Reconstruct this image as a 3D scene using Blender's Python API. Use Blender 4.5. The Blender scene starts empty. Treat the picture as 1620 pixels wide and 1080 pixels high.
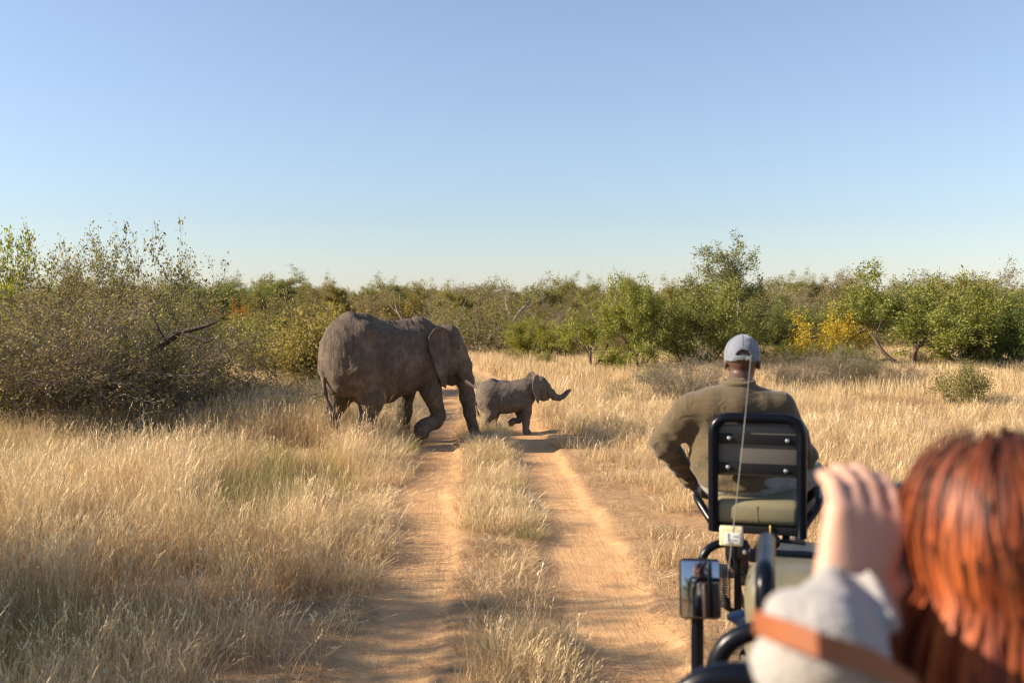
import bpy, math, random
import numpy as np
from mathutils import Vector, Matrix
R = math.radians
random.seed(7); RNG = np.random.default_rng(7)
scene = bpy.context.scene
COL = scene.collection

# ---------------------------------------------------------------- camera
CAM_H = 2.4; F = 1575.0; HOR = 485.0           # photo: 35 mm lens, horizon row 485 of 1080
cam_d = bpy.data.cameras.new('camera'); cam = bpy.data.objects.new('camera', cam_d); COL.objects.link(cam)
cam.location = (0, 0, CAM_H); cam.rotation_euler = (R(90), 0, 0)
cam_d.lens = 35.0; cam_d.sensor_width = 36.0; cam_d.shift_y = -(540 - HOR) / 1620.0
cam_d.clip_start = 0.05; cam_d.clip_end = 5000
cam_d.dof.use_dof = True; cam_d.dof.focus_distance = 12.5; cam_d.dof.aperture_fstop = 2.6
scene.camera = cam
# ---------------------------------------------------------------- sky and sun
SUN_AZ, SUN_EL = R(-93), R(26)                 # clockwise from +Y: from the left
w = bpy.data.worlds.new('World'); scene.world = w; w.use_nodes = True
nt = w.node_tree; bg = nt.nodes['Background']
sky = nt.nodes.new('ShaderNodeTexSky'); sky.sky_type = 'NISHITA'; sky.sun_disc = False
sky.sun_elevation = SUN_EL; sky.sun_rotation = SUN_AZ % (2 * math.pi)
sky.air_density = 1.4; sky.dust_density = 0.2; sky.ozone_density = 5.0; sky.altitude = 400
hs = nt.nodes.new('ShaderNodeHueSaturation'); hs.inputs['Saturation'].default_value = .74
nt.links.new(sky.outputs[0], hs.inputs['Color']); tn = nt.nodes.new('ShaderNodeMix'); tn.data_type = 'RGBA'; tn.blend_type = 'MULTIPLY'; tn.inputs[0].default_value = 1.0; tn.inputs[7].default_value = (.98, 1.0, 1.12, 1)
nt.links.new(hs.outputs[0], tn.inputs[6]); nt.links.new(tn.outputs[2], bg.inputs[0]); bg.inputs[1].default_value = 0.071
sd = bpy.data.lights.new('sun', 'SUN'); sun = bpy.data.objects.new('sun', sd); COL.objects.link(sun)
sd.energy = 5.0; sd.angle = R(0.55); sd.color = (1.0, 0.84, 0.66)
to_sun = Vector((math.sin(SUN_AZ) * math.cos(SUN_EL), math.cos(SUN_AZ) * math.cos(SUN_EL), math.sin(SUN_EL)))
sun.rotation_euler = to_sun.to_track_quat('Z', 'Y').to_euler(); sun.location = (-20, -6, 15)
vs = scene.view_settings
vs.view_transform = 'Standard'; vs.look = 'None'; vs.gamma = 1.0; vs.exposure = 1.15; vs.use_curve_mapping = False
scene.render.engine = 'CYCLES'
cy = scene.cycles
cy.use_denoising = True; cy.max_bounces = 6; cy.diffuse_bounces = 3; cy.glossy_bounces = 3
cy.transmission_bounces = 3; cy.transparent_max_bounces = 6; cy.caustics_reflective = False; cy.caustics_refractive = False
cy.sample_clamp_indirect = 6; cy.filter_width = 1.15

# ---------------------------------------------------------------- helpers
def at(px, py, Y):                              # photo pixel at distance Y
    return Vector(((px - 810) / F * Y, Y, CAM_H - (py - HOR) / F * Y))
def on_ground(px, py, z=0.0):
    Y = F * (CAM_H - z) / (py - HOR); return at(px, py, Y)
def depth_of(py): return F * CAM_H / (py - HOR)

def tag(o, label=None, cat=None, group=None, kind=None):
    if label: o['label'] = label
    if cat: o['category'] = cat
    if group: o['group'] = group
    if kind: o['kind'] = kind
    return o
def empty(name, loc=(0, 0, 0), rz=0.0):
    o = bpy.data.objects.new(name, None); COL.objects.link(o); o.location = loc; o.rotation_euler = (0, 0, rz)
    o.empty_display_size = 0.1; return o
def new_mesh(name, V, Fc, mat=None, smooth=True, attrs=None):
    V = np.asarray(V, dtype=np.float32); me = bpy.data.meshes.new(name)
    if isinstance(Fc, np.ndarray):
        n, k = Fc.shape
        me.vertices.add(len(V)); me.vertices.foreach_set('co', V.ravel())
        me.loops.add(n * k); me.loops.foreach_set('vertex_index', Fc.astype(np.int32).ravel())
        me.polygons.add(n); me.polygons.foreach_set('loop_start', np.arange(0, n * k, k, dtype=np.int32))
        me.update(calc_edges=True)
    else:
        me.from_pydata([tuple(map(float, v)) for v in V], [], Fc); me.update()
    if attrs:
        for nme, arr in attrs.items():
            a = me.attributes.new(nme, 'FLOAT', 'POINT'); a.data.foreach_set('value', np.asarray(arr, np.float32))
    if smooth: me.polygons.foreach_set('use_smooth', np.ones(len(me.polygons), dtype=bool))
    if mat:
        me.materials.append(mat)
    return me
def add(name, V, Fc, mat=None, parent=None, smooth=True, attrs=None):
    me = new_mesh(name, V, Fc, mat, smooth, attrs)
    o = bpy.data.objects.new(name, me); COL.objects.link(o)
    if parent: o.parent = parent
    return o
def link_copy(src, parent=None):
    c = src.copy(); COL.objects.link(c); c.parent = parent; return c

class MB:                                       # collects simple shapes into one mesh
    def __init__(s): s.V = []; s.F = []
    def put(s, V, Fc):
        o = len(s.V); s.V += [tuple(v) for v in V]; s.F += [tuple(i + o for i in f) for f in Fc]
    def box(s, c, d, rot=None, bev=0.0):
        c = Vector(c); x, y, z = d[0] / 2, d[1] / 2, d[2] / 2
        b = min(bev, x * .9, y * .9, z * .9)
        if b <= 0:
            V = [Vector((a * x, bb * y, cc * z)) for cc in (-1, 1) for bb in (-1, 1) for a in (-1, 1)]
            Fc = [(0, 2, 3, 1), (4, 5, 7, 6), (0, 1, 5, 4), (2, 6, 7, 3), (0, 4, 6, 2), (1, 3, 7, 5)]
        else:
            import bmesh
            bm = bmesh.new(); bmesh.ops.create_cube(bm, size=1)
            for v in bm.verts: v.co = Vector((v.co.x * 2 * x, v.co.y * 2 * y, v.co.z * 2 * z))
            bmesh.ops.bevel(bm, geom=bm.edges[:], offset=b, segments=3, profile=.5, affect='EDGES')
            bm.verts.index_update(); V = [v.co.copy() for v in bm.verts]; Fc = [[v.index for v in f.verts] for f in bm.faces]; bm.free()
        if rot is not None: V = [rot @ v for v in V]
        s.put([v + c for v in V], Fc)
    def tube(s, pts, rad, n=10, caps=True):
        pts = [Vector(p) for p in pts]; m = len(pts)
        if not hasattr(rad, '__len__'): rad = [rad] * m
        V = []; Fc = []; up = None
        for i, p in enumerate(pts):
            t = (pts[min(i + 1, m - 1)] - pts[max(i - 1, 0)]).normalized()
            if up is None:
                up = t.orthogonal().normalized()
            up = (up - t * up.dot(t)); up = up.normalized() if up.length > 1e-6 else t.orthogonal().normalized()
            sd_ = t.cross(up)
            for k in range(n):
                a = 2 * math.pi * k / n
                V.append(p + (up * math.cos(a) + sd_ * math.sin(a)) * rad[i])
        for i in range(m - 1):
            for k in range(n):
                a = i * n + k; b = i * n + (k + 1) % n
                Fc.append((a, b, b + n, a + n))
        if caps:
            Fc.append(tuple(reversed(range(n)))); Fc.append(tuple(range((m - 1) * n, m * n)))
        s.put(V, Fc)
    def lathe(s, prof, base, axis, n=20):       # prof: (radius, height) along axis
        q = Vector((0, 0, 1)).rotation_difference(Vector(axis).normalized()); base = Vector(base); V = []; Fc = []
        for r, h in prof:
            for k in range(n):
                a = 2 * math.pi * k / n; V.append(base + q @ Vector((r * math.cos(a), r * math.sin(a), h)))
        for i in range(len(prof) - 1):
            for k in range(n):
                a = i * n + k; b = i * n + (k + 1) % n; Fc.append((a, b, b + n, a + n))
        Fc.append(tuple(reversed(range(n)))); Fc.append(tuple(range((len(prof) - 1) * n, len(prof) * n)))
        s.put(V, Fc)
    def build(s, name, mat, parent=None, smooth=True):
        o = add(name, s.V, s.F, mat, parent, smooth)
        if smooth:
            try: o.data.set_sharp_from_angle(angle=R(40))
            except Exception: pass
        return o
def rounded(pts, r, n=6):                       # polyline with rounded corners
    pts = [Vector(p) for p in pts]; out = [pts[0]]
    for i in range(1, len(pts) - 1):
        a, b, c = pts[i - 1], pts[i], pts[i + 1]
        d1 = (a - b); d2 = (c - b); rr = min(r, d1.length * .49, d2.length * .49)
        p1 = b + d1.normalized() * rr; p2 = b + d2.normalized() * rr
        for k in range(n + 1):
            t = k / n; out.append(p1 * (1 - t) ** 2 + b * 2 * t * (1 - t) + p2 * t * t)
    out.append(pts[-1]); return out

# value noise
def _hash2(ix, iy, s):
    h = (ix * 374761393 + iy * 668265263 + s * 974634721) & 0x7fffffff
    h = ((h ^ (h >> 13)) * 1274126177) & 0x7fffffff
    return ((h ^ (h >> 16)) & 0xffff) / 65535.0
def noise2(x, y, s=0):
    x = np.asarray(x, float); y = np.asarray(y, float)
    ix = np.floor(x).astype(np.int64); iy = np.floor(y).astype(np.int64); fx = x - ix; fy = y - iy
    fx = fx * fx * (3 - 2 * fx); fy = fy * fy * (3 - 2 * fy)
    a = _hash2(ix, iy, s); b = _hash2(ix + 1, iy, s); c = _hash2(ix, iy + 1, s); d = _hash2(ix + 1, iy + 1, s)
    return (a * (1 - fx) + b * fx) * (1 - fy) + (c * (1 - fx) + d * fx) * fy
def fbm(x, y, s=0, o=3):
    t = 0; a = .5
    for i in range(o): t = t + a * noise2(np.asarray(x) * 2 ** i, np.asarray(y) * 2 ** i, s + i); a *= .5
    return t / (1 - .5 ** o)

# ---------------------------------------------------------------- signed distance modelling
def surface_nets(D, lo, h):
    S = D < 0; n = [d - 1 for d in D.shape]
    c = np.zeros(n, np.int8); off = [(i, j, k) for i in (0, 1) for j in (0, 1) for k in (0, 1)]
    sl = lambda o: tuple(slice(o[a], o[a] + n[a]) for a in range(3))
    for o in off: c += S[sl(o)]
    mix = (c > 0) & (c < 8); ijk = np.argwhere(mix); idx = np.full(n, -1, np.int64); idx[mix] = np.arange(len(ijk))
    acc = np.zeros((len(ijk), 3)); cnt = np.zeros(len(ijk))
    for a in off:
        for ax in range(3):
            if a[ax]: continue
            b = list(a); b[ax] = 1
            da = D[ijk[:, 0] + a[0], ijk[:, 1] + a[1], ijk[:, 2] + a[2]]; db = D[ijk[:, 0] + b[0], ijk[:, 1] + b[1], ijk[:, 2] + b[2]]
            x = (da < 0) != (db < 0); t = np.where(x, da / np.where(x, da - db, 1), 0)
            p = np.array(a, float)[None, :].repeat(len(ijk), 0); p[:, ax] += t
            acc += p * x[:, None]; cnt += x
    V = np.array(lo)[None] + (ijk + acc / cnt[:, None]) * h
    Q = []
    for ax in range(3):
        o1, o2 = [(1, 2), (2, 0), (0, 1)][ax]
        s0 = [slice(1, -1)] * 3; s1 = [slice(1, -1)] * 3; s0[ax] = slice(0, -1); s1[ax] = slice(1, None)
        A = S[tuple(s0)]; B = S[tuple(s1)]; e = np.argwhere(A != B)
        if not len(e): continue
        flip = A[e[:, 0], e[:, 1], e[:, 2]]
        base = e.copy(); base[:, o1] += 1; base[:, o2] += 1
        def cell(d1, d2):
            q = base.copy(); q[:, o1] += d1; q[:, o2] += d2; return idx[q[:, 0], q[:, 1], q[:, 2]]
        q = np.stack([cell(-1, -1), cell(0, -1), cell(0, 0), cell(-1, 0)], 1)
        q[~flip] = q[~flip][:, ::-1]; Q.append(q)
    Q = np.concatenate(Q); Q = Q[(Q >= 0).all(1)]
    return V, Q
class Field:
    def __init__(s, lo, hi, h):
        s.lo = np.array(lo, float); s.h = h; s.n = np.ceil((np.array(hi) - s.lo) / h).astype(int) + 1
        s.D = np.full(s.n, 9.0, np.float32); s.ax = [(s.lo[a] + np.arange(s.n[a]) * h).astype(np.float32) for a in range(3)]
    def blk(s, lo, hi):
        i0 = np.clip(np.floor((np.array(lo) - s.lo) / s.h).astype(int), 0, s.n); i1 = np.clip(np.ceil((np.array(hi) - s.lo) / s.h).astype(int) + 1, 0, s.n)
        b = tuple(slice(i0[a], i1[a]) for a in range(3))
        X = s.ax[0][b[0]][:, None, None]; Y = s.ax[1][b[1]][None, :, None]; Z = s.ax[2][b[2]][None, None, :]
        return b, X, Y, Z
    def mix(s, b, d, k, op=1):
        A = s.D[b]
        if op < 0: A = -A
        if k > 0:
            t = np.clip(.5 + .5 * (A - d) / k, 0, 1); r = A * (1 - t) + d * t - k * t * (1 - t)
        else: r = np.minimum(A, d)
        s.D[b] = -r if op < 0 else r
    def cap(s, a, b, ra, rb, k=.05, op=1, flat=None):
        a = np.array(a, float); b = np.array(b, float); m = max(ra, rb) + k * 2 + s.h * 2
        bl, X, Y, Z = s.blk(np.minimum(a, b) - m, np.maximum(a, b) + m)
        v = b - a; L = max(v @ v, 1e-9); px, py, pz = X - a[0], Y - a[1], Z - a[2]
        t = np.clip((px * v[0] + py * v[1] + pz * v[2]) / L, 0, 1)
        d = np.sqrt((px - t * v[0]) ** 2 + (py - t * v[1]) ** 2 + (pz - t * v[2]) ** 2) - (ra + (rb - ra) * t)
        s.mix(bl, d, k, op)
    def chain(s, P, r, k=.05):
        for i in range(len(P) - 1): s.cap(P[i], P[i + 1], r[i], r[i + 1], k)
    def ell(s, c, r, k=.05, rot=None, op=1):
        c = np.array(c, float); r = np.array(r, float); m = r.max() + k * 2 + s.h * 2
        mm = (r if rot is None else np.full(3, r.max())) + k * 2 + s.h * 2
        bl, X, Y, Z = s.blk(c - mm, c + mm); p = [X - c[0], Y - c[1], Z - c[2]]
        if rot is not None:
            M = np.array(rot.to_3x3() if hasattr(rot, 'to_3x3') else rot).T
            p = [M[i, 0] * p[0] + M[i, 1] * p[1] + M[i, 2] * p[2] for i in range(3)]
        k0 = np.sqrt(sum((p[i] / r[i]) ** 2 for i in range(3))); k1 = np.sqrt(sum((p[i] / r[i] ** 2) ** 2 for i in range(3))) + 1e-6
        s.mix(bl, k0 * (k0 - 1) / k1, k, op)
    def slab(s, poly, frame, thick, k, bend=None, lim=None):
        # poly in (u,v); frame = origin, U, V ; W = U x V ; bend(u,v) -> offset along W
        o, U, Vv = [np.array(q, float) for q in frame]; U /= np.linalg.norm(U); Vv = Vv - U * (U @ Vv); Vv /= np.linalg.norm(Vv); W = np.cross(U, Vv)
        poly = np.array(poly, float); pw = np.array([o + U * u + Vv * v for u, v in poly]); m = .3
        bl, X, Y, Z = s.blk(pw.min(0) - m, pw.max(0) + m)
        p = [X - o[0], Y - o[1], Z - o[2]]
        u = U[0] * p[0] + U[1] * p[1] + U[2] * p[2]; v = Vv[0] * p[0] + Vv[1] * p[1] + Vv[2] * p[2]; w_ = W[0] * p[0] + W[1] * p[1] + W[2] * p[2]
        if bend: w_ = w_ - bend(u, v)
        d = np.full(u.shape, 1e9); sg = np.ones(u.shape); n = len(poly)
        for i in range(n):
            a = poly[i]; b = poly[i - 1]; e = b - a; qx = u - a[0]; qy = v - a[1]
            t = np.clip((qx * e[0] + qy * e[1]) / (e @ e), 0, 1); d = np.minimum(d, (qx - e[0] * t) ** 2 + (qy - e[1] * t) ** 2)
            c1 = v >= a[1]; c2 = v < b[1]; c3 = e[0] * qy > e[1] * qx
            fl = (c1 & c2 & c3) | (~c1 & ~c2 & ~c3); sg = np.where(fl, -sg, sg)
        d2 = sg * np.sqrt(d) ; rr = thick
        dd = np.minimum(np.maximum(d2, np.abs(w_) - rr), 0) + np.sqrt(np.maximum(d2, 0) ** 2 + np.maximum(np.abs(w_) - rr, 0) ** 2) - rr * .5
        s.mix(bl, dd.astype(np.float32), k)
    def clip(s, n, d):                           # keep the side n.p < d
        n = np.array(n, float); n /= np.linalg.norm(n)
        X = s.ax[0][:, None, None]; Y = s.ax[1][None, :, None]; Z = s.ax[2][None, None, :]
        s.D = np.maximum(s.D, (X * n[0] + Y * n[1] + Z * n[2] - d)).astype(np.float32)
    def wobble(s, amp, freq, seed=0):
        r = np.random.default_rng(seed); X = s.ax[0][:, None, None]; Y = s.ax[1][None, :, None]; Z = s.ax[2][None, None, :]
        t = np.zeros(s.D.shape, np.float32)
        for i in range(5):
            d = r.normal(size=3); d *= freq * (0.6 + i * .3) / np.linalg.norm(d); t += np.sin(X * d[0] + Y * d[1] + Z * d[2] + r.uniform(0, 6)) / (1 + i * .5)
        s.D += (t * amp).astype(np.float32)
    def mesh(s): return surface_nets(s.D, s.lo, s.h)
    def build(s, name, mat, parent=None):
        V, Q = s.mesh(); return add(name, V, Q, mat, parent)

# ---------------------------------------------------------------- materials
class MT:
    def __init__(s, name):
        s.m = bpy.data.materials.new(name); s.m.use_nodes = True; s.nt = s.m.node_tree; s.nt.nodes.clear()
        s.out = s.nt.nodes.new('ShaderNodeOutputMaterial')
    def n(s, t, ins=None, **props):
        nd = s.nt.nodes.new('ShaderNode' + t)
        for k, v in props.items(): setattr(nd, k, v)
        for k, v in (ins or {}).items():
            if hasattr(v, 'is_output'): s.nt.links.new(v, nd.inputs[k])
            else: nd.inputs[k].default_value = v
        return nd
    def ramp(s, fac, stops):
        nd = s.nt.nodes.new('ShaderNodeValToRGB'); el = nd.color_ramp.elements
        while len(el) < len(stops): el.new(.5)
        for e, (p, c) in zip(el, stops):
            e.position = p; e.color = (*c, 1) if len(c) == 3 else c
        s.nt.links.new(fac, nd.inputs[0]); return nd.outputs[0]
    def mix(s, f, a, b, mode='MIX'):
        nd = s.nt.nodes.new('ShaderNodeMix'); nd.data_type = 'RGBA'; nd.blend_type = mode; nd.clamp_factor = True
        for k, v in ((0, f), (6, a), (7, b)):
            if hasattr(v, 'is_output'): s.nt.links.new(v, nd.inputs[k])
            else: nd.inputs[k].default_value = v if k == 0 else ((*v, 1) if len(v) == 3 else v)
        return nd.outputs[2]
    def math(s, op, a, b=0.0, c=0.0, clamp=False):
        nd = s.nt.nodes.new('ShaderNodeMath'); nd.operation = op; nd.use_clamp = clamp
        for k, v in enumerate((a, b, c)):
            if hasattr(v, 'is_output'): s.nt.links.new(v, nd.inputs[k])
            else: nd.inputs[k].default_value = v
        return nd.outputs[0]
    def noise(s, vec, scale, detail=4, rough=.55, dist=0.0):
        return s.n('TexNoise', {'Vector': vec, 'Scale': scale, 'Detail': detail, 'Roughness': rough, 'Distortion': dist}).outputs['Fac']
    def done(s, bsdf): s.nt.links.new(bsdf, s.out.inputs[0]); return s.m
def simple(name, col, rough=.5, metal=0.0, var=.15, scale=30, bump=0.0, coat=0.0, spec=.5):
    t = MT(name); tc = t.n('TexCoord').outputs['Object']; nz = t.noise(tc, scale)
    c = t.mix(nz, tuple(x * (1 - var) for x in col), tuple(min(1, x * (1 + var)) for x in col))
    nz2 = t.noise(tc, scale * .23, 5); r = t.math('MULTIPLY_ADD', nz2, .25, rough - .12, clamp=True)
    ins = {'Base Color': c, 'Roughness': r, 'Metallic': metal, 'Coat Weight': coat, 'Specular IOR Level': spec}
    if bump:
        ins['Normal'] = t.n('Bump', {'Strength': .6, 'Distance': bump, 'Height': t.noise(tc, scale * 3)}).outputs[0]
    return t.done(t.n('BsdfPrincipled', ins).outputs[0])
# ---------------------------------------------------------------- the ground and the two-rut track
def road_x(y):
    y = np.asarray(y, float)
    return 0.07 - 0.048 * (y - 6.35) - np.where(y > 25, .006 * (y - 25) ** 2, 0)
def rut_mask(x, y):
    s = np.asarray(x) - road_x(y) + (fbm(np.asarray(x) * .0 + 3, np.asarray(y) * .55, 11) - .5) * .22
    e = (fbm(np.asarray(x) * 2.2, np.asarray(y) * 1.4, 5) - .5) * .30
    l = np.clip((.42 - np.abs(s + .80) + e) / .16, 0, 1); r = np.clip((.45 - np.abs(s - .82) + e) / .16, 0, 1)
    fade = np.clip((46 - np.asarray(y)) / 10, 0, 1)
    return np.maximum(l, r) * fade
def ground_z(x, y):
    x = np.asarray(x, float); y = np.asarray(y, float); dd = np.sqrt(x * x + y * y)
    m = rut_mask(x, y); z = -.055 * m + (fbm(x * .35, y * .35, 21) - .5) * .10 * (1 - m)
    z = z + (fbm(x * 2.5, y * 2.5, 31) - .5) * (.045 * (1 - m) + .012)
    z = z + (fbm(x * .02, y * .02, 41) - .5) * 1.1 * np.clip((dd - 60) / 120, 0, 1)
    return z
def gz(x, y): return float(ground_z(np.array([x]), np.array([y]))[0])

def ground_material():
    t = MT('dry_sandy_soil'); pos = t.n('NewGeometry').outputs['Position']
    rut = t.n('Attribute', attribute_name='rut').outputs['Fac']
    n1 = t.noise(pos, .9, 6, .6); n2 = t.noise(pos, 7, 6, .65); n3 = t.noise(pos, 60, 4, .6)
    sand = t.ramp(n2, [(.25, (.45, .255, .115)), (.5, (.56, .335, .155)), (.75, (.67, .43, .215))])
    sand = t.mix(t.math('MULTIPLY', t.ramp(n1, [(.4, (0, 0, 0)), (.65, (1, 1, 1))]), .35), sand, (.50, .26, .12))
    dirt = t.ramp(n2, [(.3, (.24, .13, .062)), (.55, (.38, .22, .105)), (.8, (.50, .33, .165))])
    straw = t.noise(t.n('Mapping', {'Vector': pos, 'Scale': (9, 40, 9), 'Rotation': (0, 0, .6)}).outputs[0], 3, 5, .7)
    dirt = t.mix(t.ramp(straw, [(.5, (0, 0, 0)), (.62, (.8, .8, .8))]), dirt, (.50, .37, .20))
    c = t.mix(rut, dirt, sand)
    c = t.mix(t.math('MULTIPLY', t.ramp(n3, [(.30, (1, 1, 1)), (.42, (0, 0, 0))]), .5), c, (.20, .105, .05))
    # tyre tread and drag lines run along the track
    sep = t.n('SeparateXYZ', {0: pos}); lat = t.math('ADD', sep.outputs[0], t.math('MULTIPLY', sep.outputs[1], .048))
    cmb = t.n('CombineXYZ', {0: lat, 1: t.math('MULTIPLY', sep.outputs[1], .06), 2: 0.0}).outputs[0]
    lines = t.noise(cmb, 22, 3, .6)
    cmb2 = t.n('CombineXYZ', {0: t.math('MULTIPLY', lat, 14), 1: t.math('MULTIPLY', sep.outputs[1], 9.0), 2: 0.0}).outputs[0]
    tread = t.n('TexWave', {'Vector': cmb2, 'Scale': 1.1, 'Distortion': 3.0, 'Detail': 3.0}, bands_direction='Y').outputs['Fac']
    treadm = t.math('MULTIPLY', tread, t.ramp(lines, [(.52, (0, 0, 0)), (.6, (1, 1, 1))]))
    h = t.math('ADD', t.math('MULTIPLY', n3, .5), t.math('MULTIPLY', n2, 1.0))
    h = t.math('ADD', h, t.math('MULTIPLY', t.math('ADD', lines, t.math('MULTIPLY', treadm, .5)), t.math('MULTIPLY', rut, .22)))
    vor = t.n('TexVoronoi', {'Vector': pos, 'Scale': 34.0}).outputs['Distance']
    h = t.math('ADD', h, t.math('MULTIPLY', t.ramp(vor, [(.0, (1, 1, 1)), (.22, (0, 0, 0))]), .4))
    b = t.n('Bump', {'Strength': .9, 'Distance': .016, 'Height': h}).outputs[0]
    return t.done(t.n('BsdfPrincipled', {'Base Color': c, 'Roughness': .95, 'Specular IOR Level': .15, 'Normal': b}).outputs[0])
M_GROUND = ground_material()
def grid_lines(parts):
    out = [parts[0][0]]
    for a, b, st in parts:
        n = max(1, int(round((b - a) / st))); out += list(np.linspace(a, b, n + 1)[1:])
    return np.array(out)
gx = grid_lines([(-900, -100, 80), (-100, -30, 5), (-30, -9, .7), (-9, -3.6, .15), (-3.6, 3.4, .055), (3.4, 9, .15), (9, 30, .7), (30, 100, 5), (100, 900, 80)])
gy = grid_lines([(-60, -4, 4), (-4, 4, .4), (4, 14, .07), (14, 30, .12), (30, 50, .3), (50, 120, 3), (120, 300, 12), (300, 1800, 100)])
GX, GY = np.meshgrid(gx, gy, indexing='ij'); GZ = ground_z(GX, GY); RM = rut_mask(GX, GY)
nx_, ny_ = GX.shape; VID = np.arange(nx_ * ny_).reshape(nx_, ny_)
quads = np.stack([VID[:-1, :-1], VID[1:, :-1], VID[1:, 1:], VID[:-1, 1:]], -1).reshape(-1, 4)
cxm = (GX[:-1, :-1] + GX[1:, 1:]).ravel() / 2; cym = (GY[:-1, :-1] + GY[1:, 1:]).ravel() / 2
on_road = (np.abs(cxm - road_x(cym)) < 1.45) & (cym < 48) & (cym > -4)
GV = np.stack([GX, GY, GZ], -1).reshape(-1, 3); GR = RM.ravel()
for nme, sel in (('ground', ~on_road), ('dirt_track', on_road)):
    q = quads[sel]; u, inv = np.unique(q, return_inverse=True)
    o = add(nme, GV[u], inv.reshape(-1, 4), M_GROUND, None, True, {'rut': GR[u]})
    tag(o, {'ground': 'dry sandy ground under the yellow grass', 'dirt_track': 'orange sand track of two wheel ruts'}[nme], 'ground' if nme == 'ground' else 'track', kind='structure')
# ---------------------------------------------------------------- elephants
def skin_material(name, base, dust, scale=1.0):
    t = MT(name); tc = t.n('TexCoord').outputs['Object']
    big = t.noise(tc, 2.2 * scale, 5, .6); mid = t.noise(tc, 9 * scale, 5, .6)
    c = t.mix(t.ramp(big, [(.35, (0, 0, 0)), (.7, (1, 1, 1))]), base, dust)
    c = t.mix(t.math('MULTIPLY', t.ramp(mid, [(.42, (1, 1, 1)), (.58, (0, 0, 0))]), .42), c, tuple(x * .62 for x in base))
    # skin folds: thin near-vertical creases on the flanks, a net of cracks everywhere
    mp = t.n('Mapping', {'Vector': tc, 'Scale': (26 * scale, 26 * scale, 5.0 * scale)}).outputs[0]
    fold = t.n('TexNoise', {'Vector': mp, 'Scale': 1.0, 'Detail': 4.0, 'Roughness': .6, 'Distortion': .6}).outputs['Fac']
    vor = t.n('TexVoronoi', {'Vector': t.n('Mapping', {'Vector': tc, 'Scale': (1, 1, .7)}).outputs[0], 'Scale': 34.0 * scale}, feature='DISTANCE_TO_EDGE').outputs['Distance']
    crack = t.ramp(vor, [(0, (0, 0, 0)), (.12, (1, 1, 1))])
    h = t.math('ADD', t.math('MULTIPLY', fold, 1.6), t.math('MULTIPLY', crack, .35))
    h = t.math('ADD', h, t.math('MULTIPLY', mid, .8))
    c = t.mix(t.math('MULTIPLY', t.math('SUBTRACT', 1.0, crack), .35), c, tuple(x * .45 for x in base))
    b = t.n('Bump', {'Strength': .85, 'Distance': .035 / scale, 'Height': h}).outputs[0]
    return t.done(t.n('BsdfPrincipled', {'Base Color': c, 'Roughness': .88, 'Specular IOR Level': .25, 'Normal': b}).outputs[0])
M_COW = skin_material('grey_brown_elephant_hide', (.122, .092, .068), (.25, .19, .135))
M_CALF = skin_material('dusty_calf_hide', (.17, .137, .107), (.28, .222, .165), 1.8)
M_IVORY = simple('ivory', (.62, .45, .28), .4, var=.25, scale=12)
M_HAIR_E = simple('coarse_black_tail_hair', (.02, .017, .015), .7)
M_EYE = simple('dark_eye', (.012, .009, .007), .12, var=0)
M_NAIL = simple('toenail', (.22, .18, .14), .6)

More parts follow.
